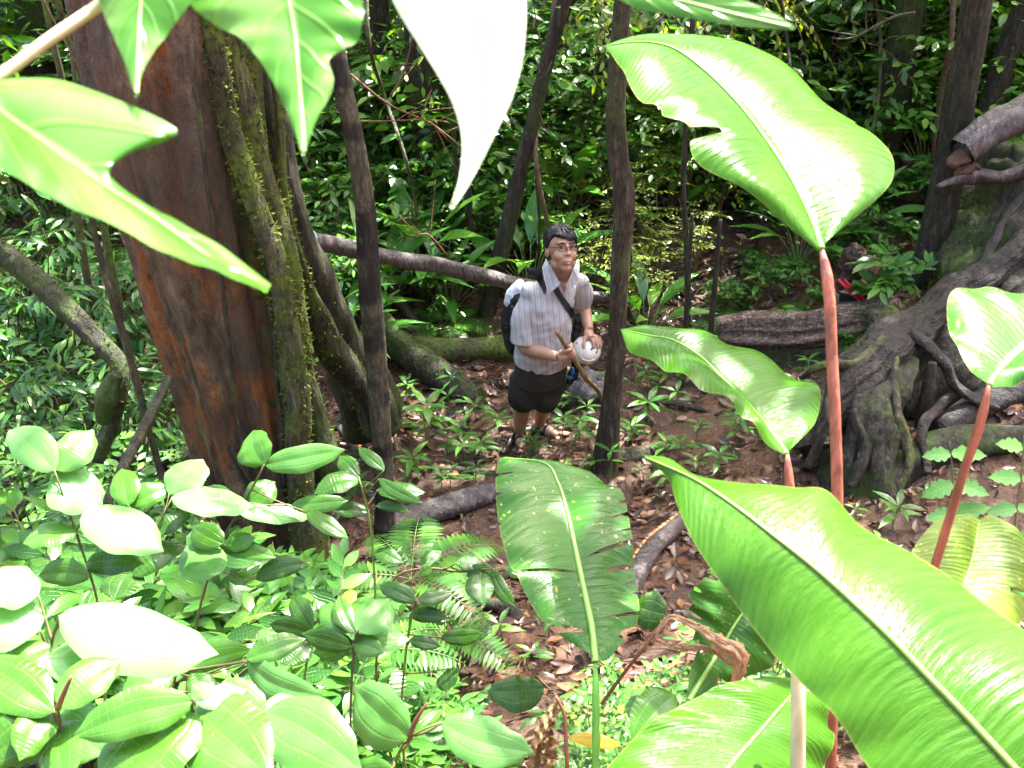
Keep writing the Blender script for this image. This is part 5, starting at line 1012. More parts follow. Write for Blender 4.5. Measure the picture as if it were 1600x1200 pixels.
# plants: label, node chain (px,py) from top to ground with depth, leaves (base, tip, width px, tint set by sunlit brightness, deep?)
PL = [
 ('shrub with bright paired oval leaves at the far left, tallest of the thicket', 2.1, [(85, 735), (118, 830), (150, 930), (165, 1100), (170, 1260)],
  [((85, 735), (12, 672), 62, .8), ((85, 735), (146, 672), 58, .7), ((88, 738), (160, 792), 78, 1.0), ((130, 800), (256, 862), 78, 1.0), ((120, 830), (35, 850), 40, .6), ((135, 880), (225, 880), 46, .5, 1), ((140, 900), (60, 900), 44, .6)], None),
 ('shrub whose upright stem bears heart-like leaf pairs just left of the big tree foot', 2.4, [(268, 780), (240, 835), (205, 900), (180, 990), (160, 1200)],
  [((200, 790), (190, 732), 46, .5), ((202, 790), (268, 762), 38, .45), ((264, 772), (318, 718), 58, .8), ((268, 778), (398, 792), 46, 1.0), ((240, 835), (300, 800), 30, .4, 1), ((205, 890), (178, 940), 60, .4, 1), ((210, 900), (292, 850), 40, .5, 1), ((185, 905), (120, 870), 36, .5)], None),
 ('shrub with two long oval leaves spread in front of the big tree foot', 2.5, [(413, 726), (390, 770), (345, 850), (310, 960), (290, 1200)],
  [((413, 726), (396, 672), 58, .55), ((413, 726), (540, 702), 44, .7), ((385, 790), (430, 752), 46, .4), ((372, 800), (492, 806), 34, .9), ((380, 802), (322, 760), 34, .4, 1), ((455, 790), (545, 782), 30, .5), ((480, 800), (545, 842), 28, .4), ((345, 856), (288, 908), 66, .75), ((345, 855), (432, 872), 30, .5), ((348, 850), (300, 822), 46, .5, 1), ((352, 852), (400, 840), 30, .6), ((400, 905), (485, 880), 34, .4, 1)], None),
 ('shrub with long drooping leaves on a thin stalk in front of the slender blotchy tree', 2.9, [(560, 745), (575, 800), (585, 900), (588, 1000)],
  [((560, 748), (490, 772), 34, .3, 1), ((560, 745), (530, 712), 30, .3, 1), ((590, 765), (665, 770), 28, .3, 1), ((592, 748), (662, 786), 22, .3, 1), ((588, 790), (640, 800), 18, .3, 1), ((575, 800), (520, 800), 24, .35, 1), ((600, 735), (560, 700), 22, .3, 1), ((588, 860), (630, 880), 26, .25, 1)], None),
 ('shrub with the single huge leaf whitened by sun glare at lower left', 1.35, [(92, 962), (82, 1000), (70, 1100), (60, 1260)],
  [((92, 962), (342, 1022), 108, 1.3), ((62, 985), (-40, 945), 96, 1.2), ((60, 930), (-30, 900), 70, 1.0), ((70, 1030), (182, 1038), 66, .9), ((80, 1010), (10, 1060), 60, .6)], None),
 ('shrub with spreading twigs and speckled leaf pairs at the lower centre of the thicket', 1.9, [(275, 1050), (268, 1090), (262, 1250)],
  [((385, 1030), (478, 998), 40, .6), ((387, 1035), (505, 1086), 50, .8), ((352, 1070), (460, 1112), 66, .9), ((275, 1050), (395, 1015), 46, .6), ((272, 1052), (190, 1078), 52, .6), ((270, 1048), (215, 1000), 40, .4, 1), ((300, 1050), (340, 1100), 40, .5, 1)], [[(275, 1050), (330, 1042), (387, 1033)], [(275, 1050), (315, 1062), (352, 1071)]]),
 ('shrub with a reddish bud and large glossy leaves at the bottom left corner', 1.15, [(86, 1112), (100, 1170), (105, 1260)],
  [((84, 1112), (-40, 1030), 86, .5), ((82, 1118), (-30, 1190), 84, .4), ((88, 1116), (168, 1180), 90, .8), ((90, 1105), (190, 1030), 66, .6), ((84, 1110), (30, 1190), 60, .5), ((95, 1118), (100, 1230), 70, .6)], None),
 ('shrub with the biggest ribbed green leaf at the bottom, left of centre', 1.05, [(298, 1095), (300, 1140), (305, 1260)],
  [((300, 1096), (112, 1152), 74, .6), ((300, 1098), (150, 1235), 120, .5), ((302, 1098), (425, 1215), 124, .6), ((300, 1092), (330, 1068), 30, .8), ((304, 1094), (385, 1078), 40, 1.0)], None),
 ('shrub with a bitten round leaf at the bottom edge right of the ribbed leaf', 1.25, [(412, 1118), (405, 1180), (400, 1260)],
  [((412, 1112), (566, 1205), 112, .7), ((412, 1112), (352, 1060), 50, .7), ((414, 1110), (470, 1095), 40, .9), ((408, 1120), (352, 1175), 60, .5)], None),
 ('shrub with two pale oval leaves and a brown bud at the bottom centre', 1.3, [(690, 1128), (640, 1152), (612, 1200), (590, 1270)],
  [((640, 1150), (552, 1072), 92, .75), ((690, 1130), (836, 1176), 74, .75), ((645, 1150), (690, 1108), 14, .3), ((612, 1200), (540, 1215), 50, .6)], None),
 ('shrub with broad soft yellow-green leaves below the orange fallen leaf', 2.2, [(560, 985), (552, 1030), (548, 1100)],
  [((558, 988), (608, 935), 58, .75), ((556, 985), (500, 945), 44, .6), ((560, 990), (640, 1000), 40, 1.1), ((555, 990), (530, 930), 36, .5, 1), ((552, 1000), (600, 1020), 36, .6), ((550, 1000), (488, 1020), 40, .5), ((548, 1010), (470, 990), 34, .4, 1)], None),
 ('shrub with narrow glossy ladder-veined leaves in the middle of the thicket', 2.3, [(490, 985), (480, 1030), (470, 1150)],
  [((488, 985), (455, 930), 36, .3, 1), ((490, 988), (600, 968), 30, .6), ((488, 992), (560, 1020), 34, .4, 1), ((486, 990), (420, 975), 34, .4, 1), ((484, 1000), (440, 1040), 36, .3, 1)], None),
 ('small vine with spotted drooping leaves left of the central torn leaf', 2.5, [(770, 888), (720, 893), (668, 888), (620, 900), (600, 960)],
  [((752, 895), (756, 948), 44, .25, 1), ((770, 888), (728, 900), 30, .25, 1), ((768, 890), (806, 948), 26, .3, 1), ((675, 888), (655, 900), 20, .2, 1), ((712, 880), (750, 875), 24, .3, 1), ((790, 885), (825, 900), 30, .25, 1), ((668, 885), (690, 860), 20, .25, 1)], None),
 ('plant with dark twin leaves on a thin stalk right of the ladder-veined shrub', 2.4, [(650, 935), (640, 980), (630, 1060)],
  [((650, 940), (592, 915), 30, .3, 1), ((652, 938), (708, 925), 24, .3, 1), ((640, 960), (700, 965), 26, .3, 1), ((690, 995), (756, 990), 26, .3, 1), ((640, 1000), (690, 1010), 22, .4, 1), ((700, 1045), (702, 1080), 40, .3, 1)], None)]
for i, (lb, d, chain, lvs, extra) in enumerate(PL):
    n = len(chain); cpts = [P(x, y, d+0.03*k) for k, (x, y) in enumerate(chain)]
    foot = cpts[-1].copy(); gz = float(H(foot[0], foot[1]))
    if foot[2] > gz: cpts.append(np.array([foot[0], foot[1]+.02, gz-.02]))
    base = cpts[-1]; root = thing('leafy_shrub', lb, 'shrub', base)
    V, F, uv = tube(cpts, [.0018*d/2]+[.0025*d/2]*(len(cpts)-2)+[.0035], 8, n=40); mesh('stem', V, F, M['stem_green' if i % 2 else 'stem_brown'], root, uv, off=base)
    cc = curve3(cpts, 60)
    for q, lf in enumerate(lvs):
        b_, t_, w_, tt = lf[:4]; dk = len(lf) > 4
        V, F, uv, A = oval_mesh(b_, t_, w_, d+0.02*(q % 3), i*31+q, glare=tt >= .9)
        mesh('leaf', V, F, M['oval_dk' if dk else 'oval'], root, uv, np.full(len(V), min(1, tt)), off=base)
        j = np.argmin(((cc-A)**2).sum(1)); pt = cc[min(59, j+2)]
        if np.linalg.norm(pt-A) > 0.004:
            V, F, uv = tube([pt, (pt+A)/2+[0, 0, -.004], A+(V[0*15+7]-A)*0], [.0022, .0014], 6, n=8); mesh('leaf_stalk', V, F, M['stem_brown'], root, uv, off=base)
    for ex in extra or []:
        V, F, uv = tube([P(x, y, d) for x, y in ex], [.003, .0022], 8, n=16); mesh('twig', V, F, M['stem_brown'], root, uv, off=base)
    if 'bud' in lb:
        px, py = ((90, 1108), (640, 1150))['centre' in lb]; V, F, uv = tube([P(px, py, d-.005), P(px+10, py-25, d-.015), P(px+(28 if 'centre' in lb else 22), py-52, d-.02)], [.0035, .003, .0015], 8, n=10); mesh('bud', V, F, M['twig_red'], root, uv, off=base)
# odd single leaves
def flat_leaf(label, b_, t_, w_, d, col, name='fallen_leaf', seed=3, rough=0.5):
    if col not in M: M[col] = leafmat(col, *{'orange_leaf': ((.5, .2, .01), (.65, .28, .015), (.7, .35, .02)), 'yellow_leaf': ((.5, .38, .02), (.6, .42, .03), (.7, .3, .03)), 'red_leaf': ((.35, .05, .02), (.45, .09, .02), (.5, .15, .03))}[col], rough=rough, transl=0.25, veins='pinnate', freq=7)
    V, F, uv, A = oval_mesh(b_, t_, w_, d, seed); tag(mesh(name, V, F, M[col], None, uv, np.full(len(V), .5)), label, 'leaf')
flat_leaf('single orange leaf caught on top of the thicket, left of centre', (556, 925), (534, 946), 20, 2.45, 'orange_leaf')
flat_leaf('yellow and orange fading leaf at the bottom edge right of the hanging dead leaf', (890, 1152), (972, 1166), 22, 1.95, 'yellow_leaf')
for i, (x, y, s, c, lb) in enumerate([(832, 640, .12, 'orange_leaf', 'large orange fallen leaf between the man\'s legs'), (874, 636, .08, 'orange_leaf', 'orange fallen leaf behind the man\'s left shin'), (868, 1008, .05, 'red_leaf', 'small round red-orange fallen leaf left of the torn leaf\'s stalk'), (730, 565, .09, 'yellow_leaf', 'yellow-green curled fallen leaf in front of the fallen log'), (1262, 734, .06, 'orange_leaf', 'orange leaf lying behind the great foreground leaf tip'), (1085, 705, .06, 'orange_leaf', 'orange leaf on the soil below the second broad leaf'), (1395, 745, .09, 'orange_leaf', 'curled tan leaf standing on the soil below the stump'), (1330, 790, .11, 'orange_leaf', 'long rusty leaf lying just behind the great foreground leaf'), (558, 702, .05, 'orange_leaf', 'little orange leaf beside the slender blotchy tree trunk')]):
    g = PG(x, y); V0, F0, U0 = leaf_tmpl('ovate', 8, fold=.3, droop=-.2, wid=.45); R0 = rotz(i*1.3)@rotx(.35)
    if c not in M: M[c] = leafmat(c, (.35, .05, .02), (.45, .09, .02), (.5, .15, .03), rough=.5, transl=0.25, veins='pinnate', freq=7)
    tag(mesh('fallen_leaf', V0*s@R0.T+g+[0, 0, .02], F0, M[c], None, U0, np.full(len(V0), .5)), lb, 'leaf')
# dried curled leaves
def crumple(label, pts, wpx, d, m, seed, name='dried_leaf', thick=5):
    rg = np.random.default_rng(seed); c = curve3(pd([(x, y, d+dz) for x, y, dz in pts]), 60); t_, N_, B_ = frames(c); nv = 17; vs = np.linspace(-1, 1, nv)
    wd = np.interp(np.linspace(0, 1, 60), np.linspace(0, 1, len(wpx)), wpx)*d/FPX/2; V = []
    for i in range(60):
        tw = i*0.05+seed
        for j, v in enumerate(vs):
            a = v*2.2+tw; r = wd[i]*(0.75+0.25*math.sin(j*1.9+i*.25)+.12*math.sin(i*.9+j)); V.append(c[i]+(N_[i]*math.cos(a)+B_[i]*math.sin(a))*r*abs(v)**.4+rg.normal(size=3)*.0008)
    F = [(i*nv+j, i*nv+j+1, (i+1)*nv+j+1, (i+1)*nv+j) for i in range(59) for j in range(nv-1)]
    tag(mesh(name, V, np.array(F), M[m], None, np.stack([np.repeat(np.linspace(0, 1, 60), nv), np.tile(vs, 60)], 1), np.full(60*nv, .5)), label, 'leaf')
M['dry'] = leafmat('dry_leaf', (.30, .16, .08), (.45, .28, .15), (.5, .34, .2), rough=.55, transl=.3, veins='pinnate', freq=10, tcol=(1.2, .9, .6)); M['dry_dk'] = leafmat('dry_leaf_brown', (.16, .10, .04), (.24, .15, .06), (.3, .2, .1), rough=.6, transl=.3, veins='pinnate', freq=6, tcol=(1.2, .9, .6))
crumple('curled dry tan leaf draped over the ragged leaf, lower right of centre', [(1028, 990, 0), (1045, 965, 0), (1080, 975, 0), (1120, 1000, 0), (1155, 1020, 0), (1150, 1068, .02)], [14, 20, 26, 30, 34, 16], 1.82, 'dry', 3)
crumple('thin dried leaf strip hanging below the curled dry one', [(1025, 1000, 0), (1060, 1010, 0), (1110, 1015, 0), (1145, 1040, 0)], [8, 14, 10, 12], 1.84, 'dry', 4)
crumple('withered brown leaf hanging from a reddish stalk at the bottom centre', [(872, 1090, 0), (858, 1120, 0), (848, 1160, 0), (842, 1215, 0)], [14, 44, 52, 40], 1.75, 'dry_dk', 5)
V, F, uv = tube(pd([(868, 1088, 1.74), (880, 1110, 1.74), (884, 1150, 1.74), (888, 1240, 1.74)]), [.003, .0035, .004], 8, n=20); tag(mesh('dry_stalk', V, F, M['twig_red'], None, uv), 'reddish dry stalk rising beside the withered brown leaf', 'stalk')
V, F, uv = tube(pd([(1025, 985, 1.9), (1008, 1010, 1.9), (980, 1045, 1.92), (940, 1100, 1.95)]), [.003, .004], 8, n=20); tag(mesh('dry_stalk', V, F, M['twig_red'], None, uv), 'dark red stalk slanting down from the curled dry leaf', 'stalk')
# round leaf with a hole and a pale big leaf
for (b_, t_, w_, d, mm, sd, lb) in [((1040, 960), (990, 945), 62, 2.0, 'oval_dk', 71, 'round green leaf with a brown hole beside the curled dry leaf'), ((1055, 1085), (985, 1160), 74, 1.75, 'oval', 72, 'pale limp leaf standing behind the low bright broad leaf'), ((850, 1075), (760, 1080), 56, 2.1, 'oval_dk', 73, 'dark perforated leaf on the soil left of the torn leaf\'s stalk'), ((1020, 1110), (975, 1105), 44, 1.8, 'oval', 74, 'small pale leaf left of the pale limp leaf'), ((820, 1190), (700, 1172), 44, 1.4, 'oval_dk', 75, 'long dark leaf crossing the bottom edge below the pale oval pair')]:
    V, F, uv, A = oval_mesh(b_, t_, w_, d, sd); tag(mesh('leaf', V, F, M[mm], None, uv, np.full(len(V), .5)), lb, 'leaf')
# toothed small climbers at the right
M['tooth'] = leafmat('toothed_leaf', (0.05, 0.2, 0.025), (0.10, 0.30, 0.04), (0.18, 0.38, 0.06), rough=.3, transl=.35, veins='pinnate', freq=8, spec=.55)
for i, (chain, lb) in enumerate([([(1484, 690), (1490, 760), (1492, 830), (1490, 900)], 'climber with small wavy leaf pairs left of the leaning red stalk'), ([(1600, 680), (1596, 740), (1588, 800), (1582, 880)], 'climber with small wavy leaf pairs at the right edge')]):
    d = 1.9; cp = curve3([P(x, y, d) for x, y in chain]+[P(chain[-1][0], 1000, d+.1)], 40); base = cp[-1]; root = thing('climber', lb, 'plant', base)
    V, F, uv = tube(cp, [.0015, .003], 6); mesh('stem', V, F, M['stem_brown'], root, uv, off=base); rg = np.random.default_rng(i)
    for k in range(2, 30, 5):
        for sd in (-1, 1):
            y0 = cp[k]; q = y0+np.array([sd*.045, -.01+rg.normal()*.008, .004+rg.normal()*.012]); R = basis((q-y0)[None], np.array([[0, -.6, .8]]))
            V0, F0, U0 = leaf_tmpl('ovate', 12, fold=.15, droop=.15, wid=.5); V0 = V0.copy(); V0[:, 0] *= 1+.22*np.sin(U0[:, 0]*26); V = V0*(.055+.012*rg.random())@R[0].T+y0
            mesh('leaf', V, F0, M['tooth'], root, U0, np.full(len(V0), .3+.5*rg.random()), off=base)
# ------------------------------------------------------------------ people
def skinmat():
    m, t, b, out = newmat('skin'); tc = N(t, 'ShaderNodeTexCoord'); n1 = noi(t, tc.outputs['Object'], 14, 4)
    t.links.new(ramp(t, n1, [(0.3, (0.32, 0.17, 0.105)), (0.7, (0.43, 0.245, 0.16))]), b.inputs['Base Color'])
    b.inputs['Roughness'].default_value = 0.48; b.inputs['Subsurface Weight'].default_value = 0.12; b.inputs['Subsurface Radius'].default_value = (0.012, 0.005, 0.003); b.inputs['Subsurface Scale'].default_value = 0.6
    return m
M['skin'] = skinmat()
def shirtmat():
    m, t, b, out = newmat('striped_shirt'); uv = N(t, 'ShaderNodeUVMap'); sx = N(t, 'ShaderNodeSeparateXYZ'); t.links.new(uv.outputs[0], sx.inputs[0])
    s = mth(t, 'SINE', mth(t, 'MULTIPLY', sx.outputs[0], 6.283*105)); s2 = mth(t, 'SINE', mth(t, 'MULTIPLY', sx.outputs[0], 6.283*52.5))
    c = mixc(t, ramp(t, s, [(0.0, 0.0), (0.75, 0.0), (0.95, 1.0)]), (0.44, 0.44, 0.43), (0.33, 0.32, 0.32))
    c = mixc(t, ramp(t, s2, [(0.0, 0.0), (0.8, 0.0), (0.95, 0.6)]), c, (0.24, 0.23, 0.24))
    t.links.new(c, b.inputs['Base Color']); b.inputs['Roughness'].default_value = 0.85; b.inputs['Specular IOR Level'].default_value = 0.15
    tc = N(t, 'ShaderNodeTexCoord'); bp = N(t, 'ShaderNodeBump'); bp.inputs['Strength'].default_value = 0.35; bp.inputs['Distance'].default_value = 0.02
    t.links.new(noi(t, tc.outputs['Object'], 11, 3, .5, (1, 1, .5)), bp.inputs['Height']); t.links.new(bp.outputs[0], b.inputs['Normal'])
    return m
M['shirt'] = shirtmat()
M['shorts'] = plain('shorts', (0.032, 0.034, 0.028), 0.9, 0.15, 0.3, 12, 0.3)
M['black_cloth'] = plain('black_cloth', (0.008, 0.008, 0.010), 0.75, 0.3, 0.3, 30, 0.3)
M['black_strap'] = plain('black_strap', (0.010, 0.010, 0.013), 0.6, 0.4, 0.2, 60)
M['white_cover'] = plain('white_cover', (0.50, 0.56, 0.62), 0.35, 0.5, 0.15, 15, 0.5)
M['helmet'] = plain('helmet_shell', (0.66, 0.65, 0.56), 0.3, 0.5, 0.06, 12)
M['blue_cloth'] = plain('blue_cloth', (0.03, 0.13, 0.36), 0.6, 0.4, 0.3, 30)
M['stick'] = plain('stick_wood', (0.20, 0.135, 0.065), 0.6, 0.3, 0.4, 18, 0.4)
M['hair'] = plain('hair_black', (0.004, 0.004, 0.005), 0.42, 0.35, 0.5, 60, 0.3, stretch=(1, 1, .2))
M['lips'] = plain('lips', (0.34, 0.14, 0.10), 0.45, 0.5, 0.1)
M['dark_eye'] = plain('dark_eye', (0.012, 0.008, 0.006), 0.2, 0.6, 0.1)
M['eye_white'] = plain('eye_white', (0.5, 0.45, 0.42), 0.3, 0.5, 0.05)
M['metal_rim'] = plain('metal_rim', (0.06, 0.05, 0.045), 0.3, 0.5, 0.1, metal=0.8)
M['sandal'] = plain('sandal', (0.010, 0.010, 0.011), 0.6, 0.4, 0.3)
def ell(c, r, Rm=None, sub=3):
    bm = bmesh.new(); bmesh.ops.create_icosphere(bm, subdivisions=sub, radius=1.0)
    V = np.array([v.co[:] for v in bm.verts])*np.asarray(r); F = [tuple(v.index for v in f.verts) for f in bm.faces]; bm.free()
    if Rm is not None: V = V@np.asarray(Rm).T
    return V+np.asarray(c), F
def loft(rings, seg=40, sq=1.0):
    """rings: (centre, xaxis, yaxis, rx, ry)"""
    V = []; a = np.linspace(0, 2*math.pi, seg, endpoint=False)
    for c, x, y, rx, ry in rings:
        ca, sa = np.cos(a), np.sin(a); V.append(np.asarray(c)+np.outer(np.sign(ca)*np.abs(ca)**sq*rx, x)+np.outer(np.sign(sa)*np.abs(sa)**sq*ry, y))
    k = len(rings); V = np.vstack(V+[np.asarray(rings[0][0])[None], np.asarray(rings[-1][0])[None]])
    F = [(i*seg+j, i*seg+(j+1) % seg, (i+1)*seg+(j+1) % seg, (i+1)*seg+j) for i in range(k-1) for j in range(seg)]
    F += [(k*seg, (j+1) % seg, j) for j in range(seg)]+[(k*seg+1, (k-1)*seg+j, (k-1)*seg+(j+1) % seg) for j in range(seg)]
    return V, F
def union(parts, voxel, smooth=6, fac=0.5):
    """join closed pieces into one continuous skin"""
    mb = MB()
    for p in parts: mb.add(p[0], p[1])
    o = mb.build('tmp', None); md = o.modifiers.new('r', 'REMESH'); md.mode = 'VOXEL'; md.voxel_size = voxel; md.use_smooth_shade = True
    if smooth: s = o.modifiers.new('s', 'SMOOTH'); s.factor = fac; s.iterations = smooth
    dg = bpy.context.evaluated_depsgraph_get(); me = bpy.data.meshes.new_from_object(o.evaluated_get(dg))
    V = np.empty(len(me.vertices)*3, dtype=np.float32); me.vertices.foreach_get('co', V); F = [tuple(p.vertices) for p in me.polygons]
    bpy.data.objects.remove(o); bpy.data.meshes.remove(me); return V.reshape(-1, 3).astype(float), F
def limb(pts, rad, seg=16, n=None):
    return tube(pts, rad, seg, n=n or 24)[:2]
def unit(v): v = np.asarray(v, float); return v/np.linalg.norm(v)
PYa = lambda l: [PY(*q) for q in l]

hc = PY(877, 390, 4.95)
toc = unit(CAM-hc); rt = np.array([1.0, 0, 0])
fw = unit(toc*0.93+rt*0.36+np.array([0, 0, -.02])); upv = unit(U_+rt*(-0.10)); upv = unit(upv-fw*np.dot(upv, fw)); sx_ = np.cross(upv, fw)*-1
HR = np.stack([sx_, fw, upv], 1)     # local: x image right, y forward, z up
def hl(p): return HR@np.asarray(p, float)+hc
S = 0.97
def hE(c, r, sub=3): return ell(hl(np.array(c)*S), np.array(r)*S, HR, sub)
head = [hE((0, -.012, .030), (.078, .096, .092), 4), hE((0, .022, -.035), (.060, .066, .082), 4), hE((0, .060, -.096), (.027, .024, .021)), hE((-.034, .052, -.030), (.030, .030, .032)), hE((.034, .052, -.030), (.030, .030, .032)),
        hE((-.047, .012, -.075), (.018, .035, .025)), hE((.047, .012, -.075), (.018, .035, .025)), hE((0, .058, .040), (.054, .030, .034)), hE((0, .090, .006), (.0085, .013, .022)), hE((0, .101, -.020), (.0125, .0125, .0105)), hE((-.012, .092, -.024), (.008, .010, .007)), hE((.012, .092, -.024), (.008, .010, .007)),
        hE((0, .082, -.060), (.026, .014, .020)), hE((-.030, .078, .034), (.022, .012, .007)), hE((.030, .078, .034), (.022, .012, .007)), hE((-.080, -.006, -.008), (.010, .020, .032)), hE((.080, -.006, -.008), (.010, .020, .032))]
NK = [hl((0, -.030, -.055)), PY(880, 425, 5.03), PY(876, 447, 5.08)]
# skeleton points
rS, lS = PY(828, 455, 5.04), PY(903, 440, 5.14)
rE, lE = PY(819, 543, 5.00), PY(911, 478, 5.22)
rW, lW = PY(872, 558, 4.82), PY(921, 516, 5.04)
fR, fL = PG(812, 690), PG(843, 676)
aR, aL = fR+[0, .01, .075], fL+[0, .01, .07]
kR, kL = PY(816, 628, (5.14+fR[1])/2-.04), PY(851, 632, (5.14+fL[1])/2-.06)
hip = PY(845, 572, 5.14)
torso = [(PY(846, 590, 5.15), .125, .10), (PY(848, 550, 5.11), .135, .125), (PY(850, 520, 5.08), .138, .13), (PY(854, 488, 5.06), .14, .115), (PY(862, 460, 5.06), .125, .09), (PY(870, 443, 5.06), .09, .06)]
sh = unit(lS-rS); ax = unit(torso[-1][0]-torso[0][0]); sh = unit(sh-ax*np.dot(sh, ax)); fr = np.cross(sh, ax)   # front of chest
if np.dot(fr, CAM-hip) < 0: fr = -fr
stick = [PY(871, 519, 4.74), PY(880, 534, 4.78), PY(893, 554, 4.84), PY(915, 590, 5.0), PY(935, 612, 5.16), PY(948, 640, 5.3)]
sa_ = unit(stick[3]-stick[1]); gc = PY(889, 549, 4.83)
# right hand: palm behind the stick, fingers curled round it
sv = unit(np.cross(sa_, CAM-gc)); tv = unit(np.cross(sv, sa_)); tv = tv*np.sign(np.dot(tv, CAM-gc))
if sv[0] > 0: sv = -sv               # sv points to the wrist side (image left)
rSt = .0135; hand_r = [limb([rW, rW*.45+(gc+sv*.045)*.55, gc+sv*.035-sa_*.0, gc+sv*.018], [.027, .030, .034, .024], 14)]
for k, (o_, rr) in enumerate([(-.030, .0092), (-.010, .0098), (.010, .0096), (.029, .0084)]):
    c = gc+sa_*o_; q = []
    for a in np.linspace(0.1, 4.3, 9): q.append(c+(sv*math.cos(a)+tv*math.sin(a))*(rSt+rr*(1.25 if a < 1 else 0.92))+sv*.012*max(0, 1-a))
    hand_r.append(limb([c+sv*.040]+q, [rr*1.25]+[rr]*6+[rr*.85]*3, 10, 26))
hand_r.append(limb([gc+sv*.045-sa_*.02, gc+sv*.020-sa_*.040+tv*.012, gc-sa_*.046+tv*.022, gc-sv*.020-sa_*.038+tv*.020], [.014, .012, .0105, .009], 10, 18))
# helmet
hmc = PY(916, 547, 5.02); hmr = np.array([.082, .078, .080])
hx = unit(np.cross(unit(CAM-hmc), [0, 0, 1]))*-1; hx = hx*np.sign(hx[0]); hy = unit(CAM-hmc); hz_ = np.cross(hx, -hy); HM = np.stack([hx, hy, np.cross(hx, hy)], 1)
def on_h(ax_, az_, lift): # point on helmet: ax right, az up in helmet view, unit fractions
    yy = math.sqrt(max(0.02, 1-ax_*ax_-az_*az_)); s = 1.0 if HM[2, 2] > 0 else -1.0
    return hmc+HM@(np.array([ax_, yy, az_*s])*(hmr+lift))
hand_l = [limb([lW, on_h(.10, .92, .022), on_h(.22, .66, .012)], [.024, .030, .026], 14)]
for b_, m_, e_, r in [((.10, .72), (.38, .50), (.50, .12), .0092), ((.26, .74), (.60, .48), (.74, .08), .0096), ((.34, .80), (.74, .52), (.90, .14), .0092), ((.36, .88), (.82, .62), (.98, .30), .0078)]:
    hand_l.append(limb([on_h(*b_, .016), on_h((b_[0]+m_[0])/2, (b_[1]+m_[1])/2+.05, .016), on_h(*m_, .013), on_h((e_[0]+m_[0])/2, (e_[1]+m_[1])/2, .010), on_h(*e_, .007)], [r*1.2, r*1.05, r, r*.95, r*.75], 10, 20))
hand_l.append(limb([on_h(.04, .86, .016), on_h(-.12, .62, .014), on_h(-.16, .36, .011), on_h(-.14, .10, .008)], [.015, .0115, .0105, .008], 10, 20))
body = head+[limb(NK, [.050, .052, .062], 20), loft([(c, sh, fr, a*.76, b_*.78) for c, a, b_ in torso]),
    limb([rS+sh*.015, rS*.5+rE*.5, rE], [.042, .044, .038], 16), limb([rE, rE*.65+rW*.35, rW], [.041, .040, .026], 16),
    limb([lS-sh*.015, lS*.5+lE*.5, lE], [.042, .042, .037], 16), limb([lE, lE*.65+lW*.35, lW], [.038, .037, .024], 16),
    limb([hip+sh*-.06, kR*.4+hip*.6-sh*.03, kR], [.068, .068, .052], 18), limb([kR, kR*.65+aR*.35+[0, .02, 0], aR], [.050, .054, .034], 18),
    limb([hip+sh*.06, kL*.4+hip*.6+sh*.03, kL], [.068, .068, .052], 18), limb([kL, kL*.65+aL*.35+[0, .02, 0], aL], [.050, .053, .033], 18),
    ell(aR+[0, .02, -.03], (.036, .04, .04)), limb([aR+[0, .03, -.045], aR+[.005, -.05, -.045], aR+[.01, -.13, -.058]], [.034, .036, .024], 14),
    ell(aL+[-.01, .02, -.03], (.036, .04, .04)), limb([aL+[-.02, .03, -.042], aL+[.05, -.03, -.042], aL+[.115, -.075, -.055]], [.034, .036, .024], 14)]+hand_r+hand_l
for k in range(5):   # toes
    body.append(limb([aR+[-.012+.011*k, -.125, -.058], aR+[-.014+.0125*k, -.155+.006*k, -.064]], [.0095, .0075], 8, 6))
    dd = unit([.115, -.075, 0]); pdv = np.array([-dd[1], dd[0], 0]); body.append(limb([aL+[.112, -.073, -.055]+pdv*(.024-.012*k), aL+[.112, -.073, -.062]+pdv*(.024-.012*k)+dd*(.035-.005*abs(k-1))], [.0095, .0075], 8, 6))
man = thing('person', 'man in grey striped shirt, dark shorts and glasses, leaning forward and looking up', 'person', (fR+fL)/2)
mo = np.array(man.location)
V, F = union(body, .0036, 5, .4); mesh('body', V, F, M['skin'], man, off=mo)
# face parts
def part(nm, vf, m, parent=man, **k): return mesh(nm, vf[0], vf[1], M[m], parent, off=mo, **k)
for sd in (-1, 1):
    e = part('eye', hE((sd*.0305, .0815, .0125), (.0125, .0065, .0055)), 'eye_white'); part('pupil', hE((sd*.0305+.003, .087, .012), (.0062, .003, .0046)), 'dark_eye', e)
    part('eyelid', limb([hl((sd*.0305-.014, .080, .0135)), hl((sd*.0305, .0885, .0185)), hl((sd*.0305+.014, .080, .0145))], [.0016, .0026, .0016], 8, 14), 'dark_eye')
    part('eyebrow', limb([hl((sd*.030-.019, .084, .031)), hl((sd*.030, .0925, .0375)), hl((sd*.030+.019, .084, .033))], [.0022, .0036, .0020], 8, 14), 'hair')
mt = part('mouth', limb([hl((-.022, .084, -.0585)), hl((-.010, .096, -.056)), hl((0, .098, -.058)), hl((.010, .096, -.056)), hl((.022, .084, -.0585))], [.0020, .0040, .0038, .0040, .0020], 10, 20), 'lips')
part('lower_lip', limb([hl((-.018, .085, -.068)), hl((0, .097, -.0715)), hl((.018, .085, -.068))], [.0018, .0046, .0018], 10, 16), 'lips', mt)
part('teeth', limb([hl((-.013, .090, -.0635)), hl((0, .0955, -.0645)), hl((.013, .090, -.0635))], [.0020, .0026, .0020], 8, 12), 'eye_white', mt)
gl = MB()
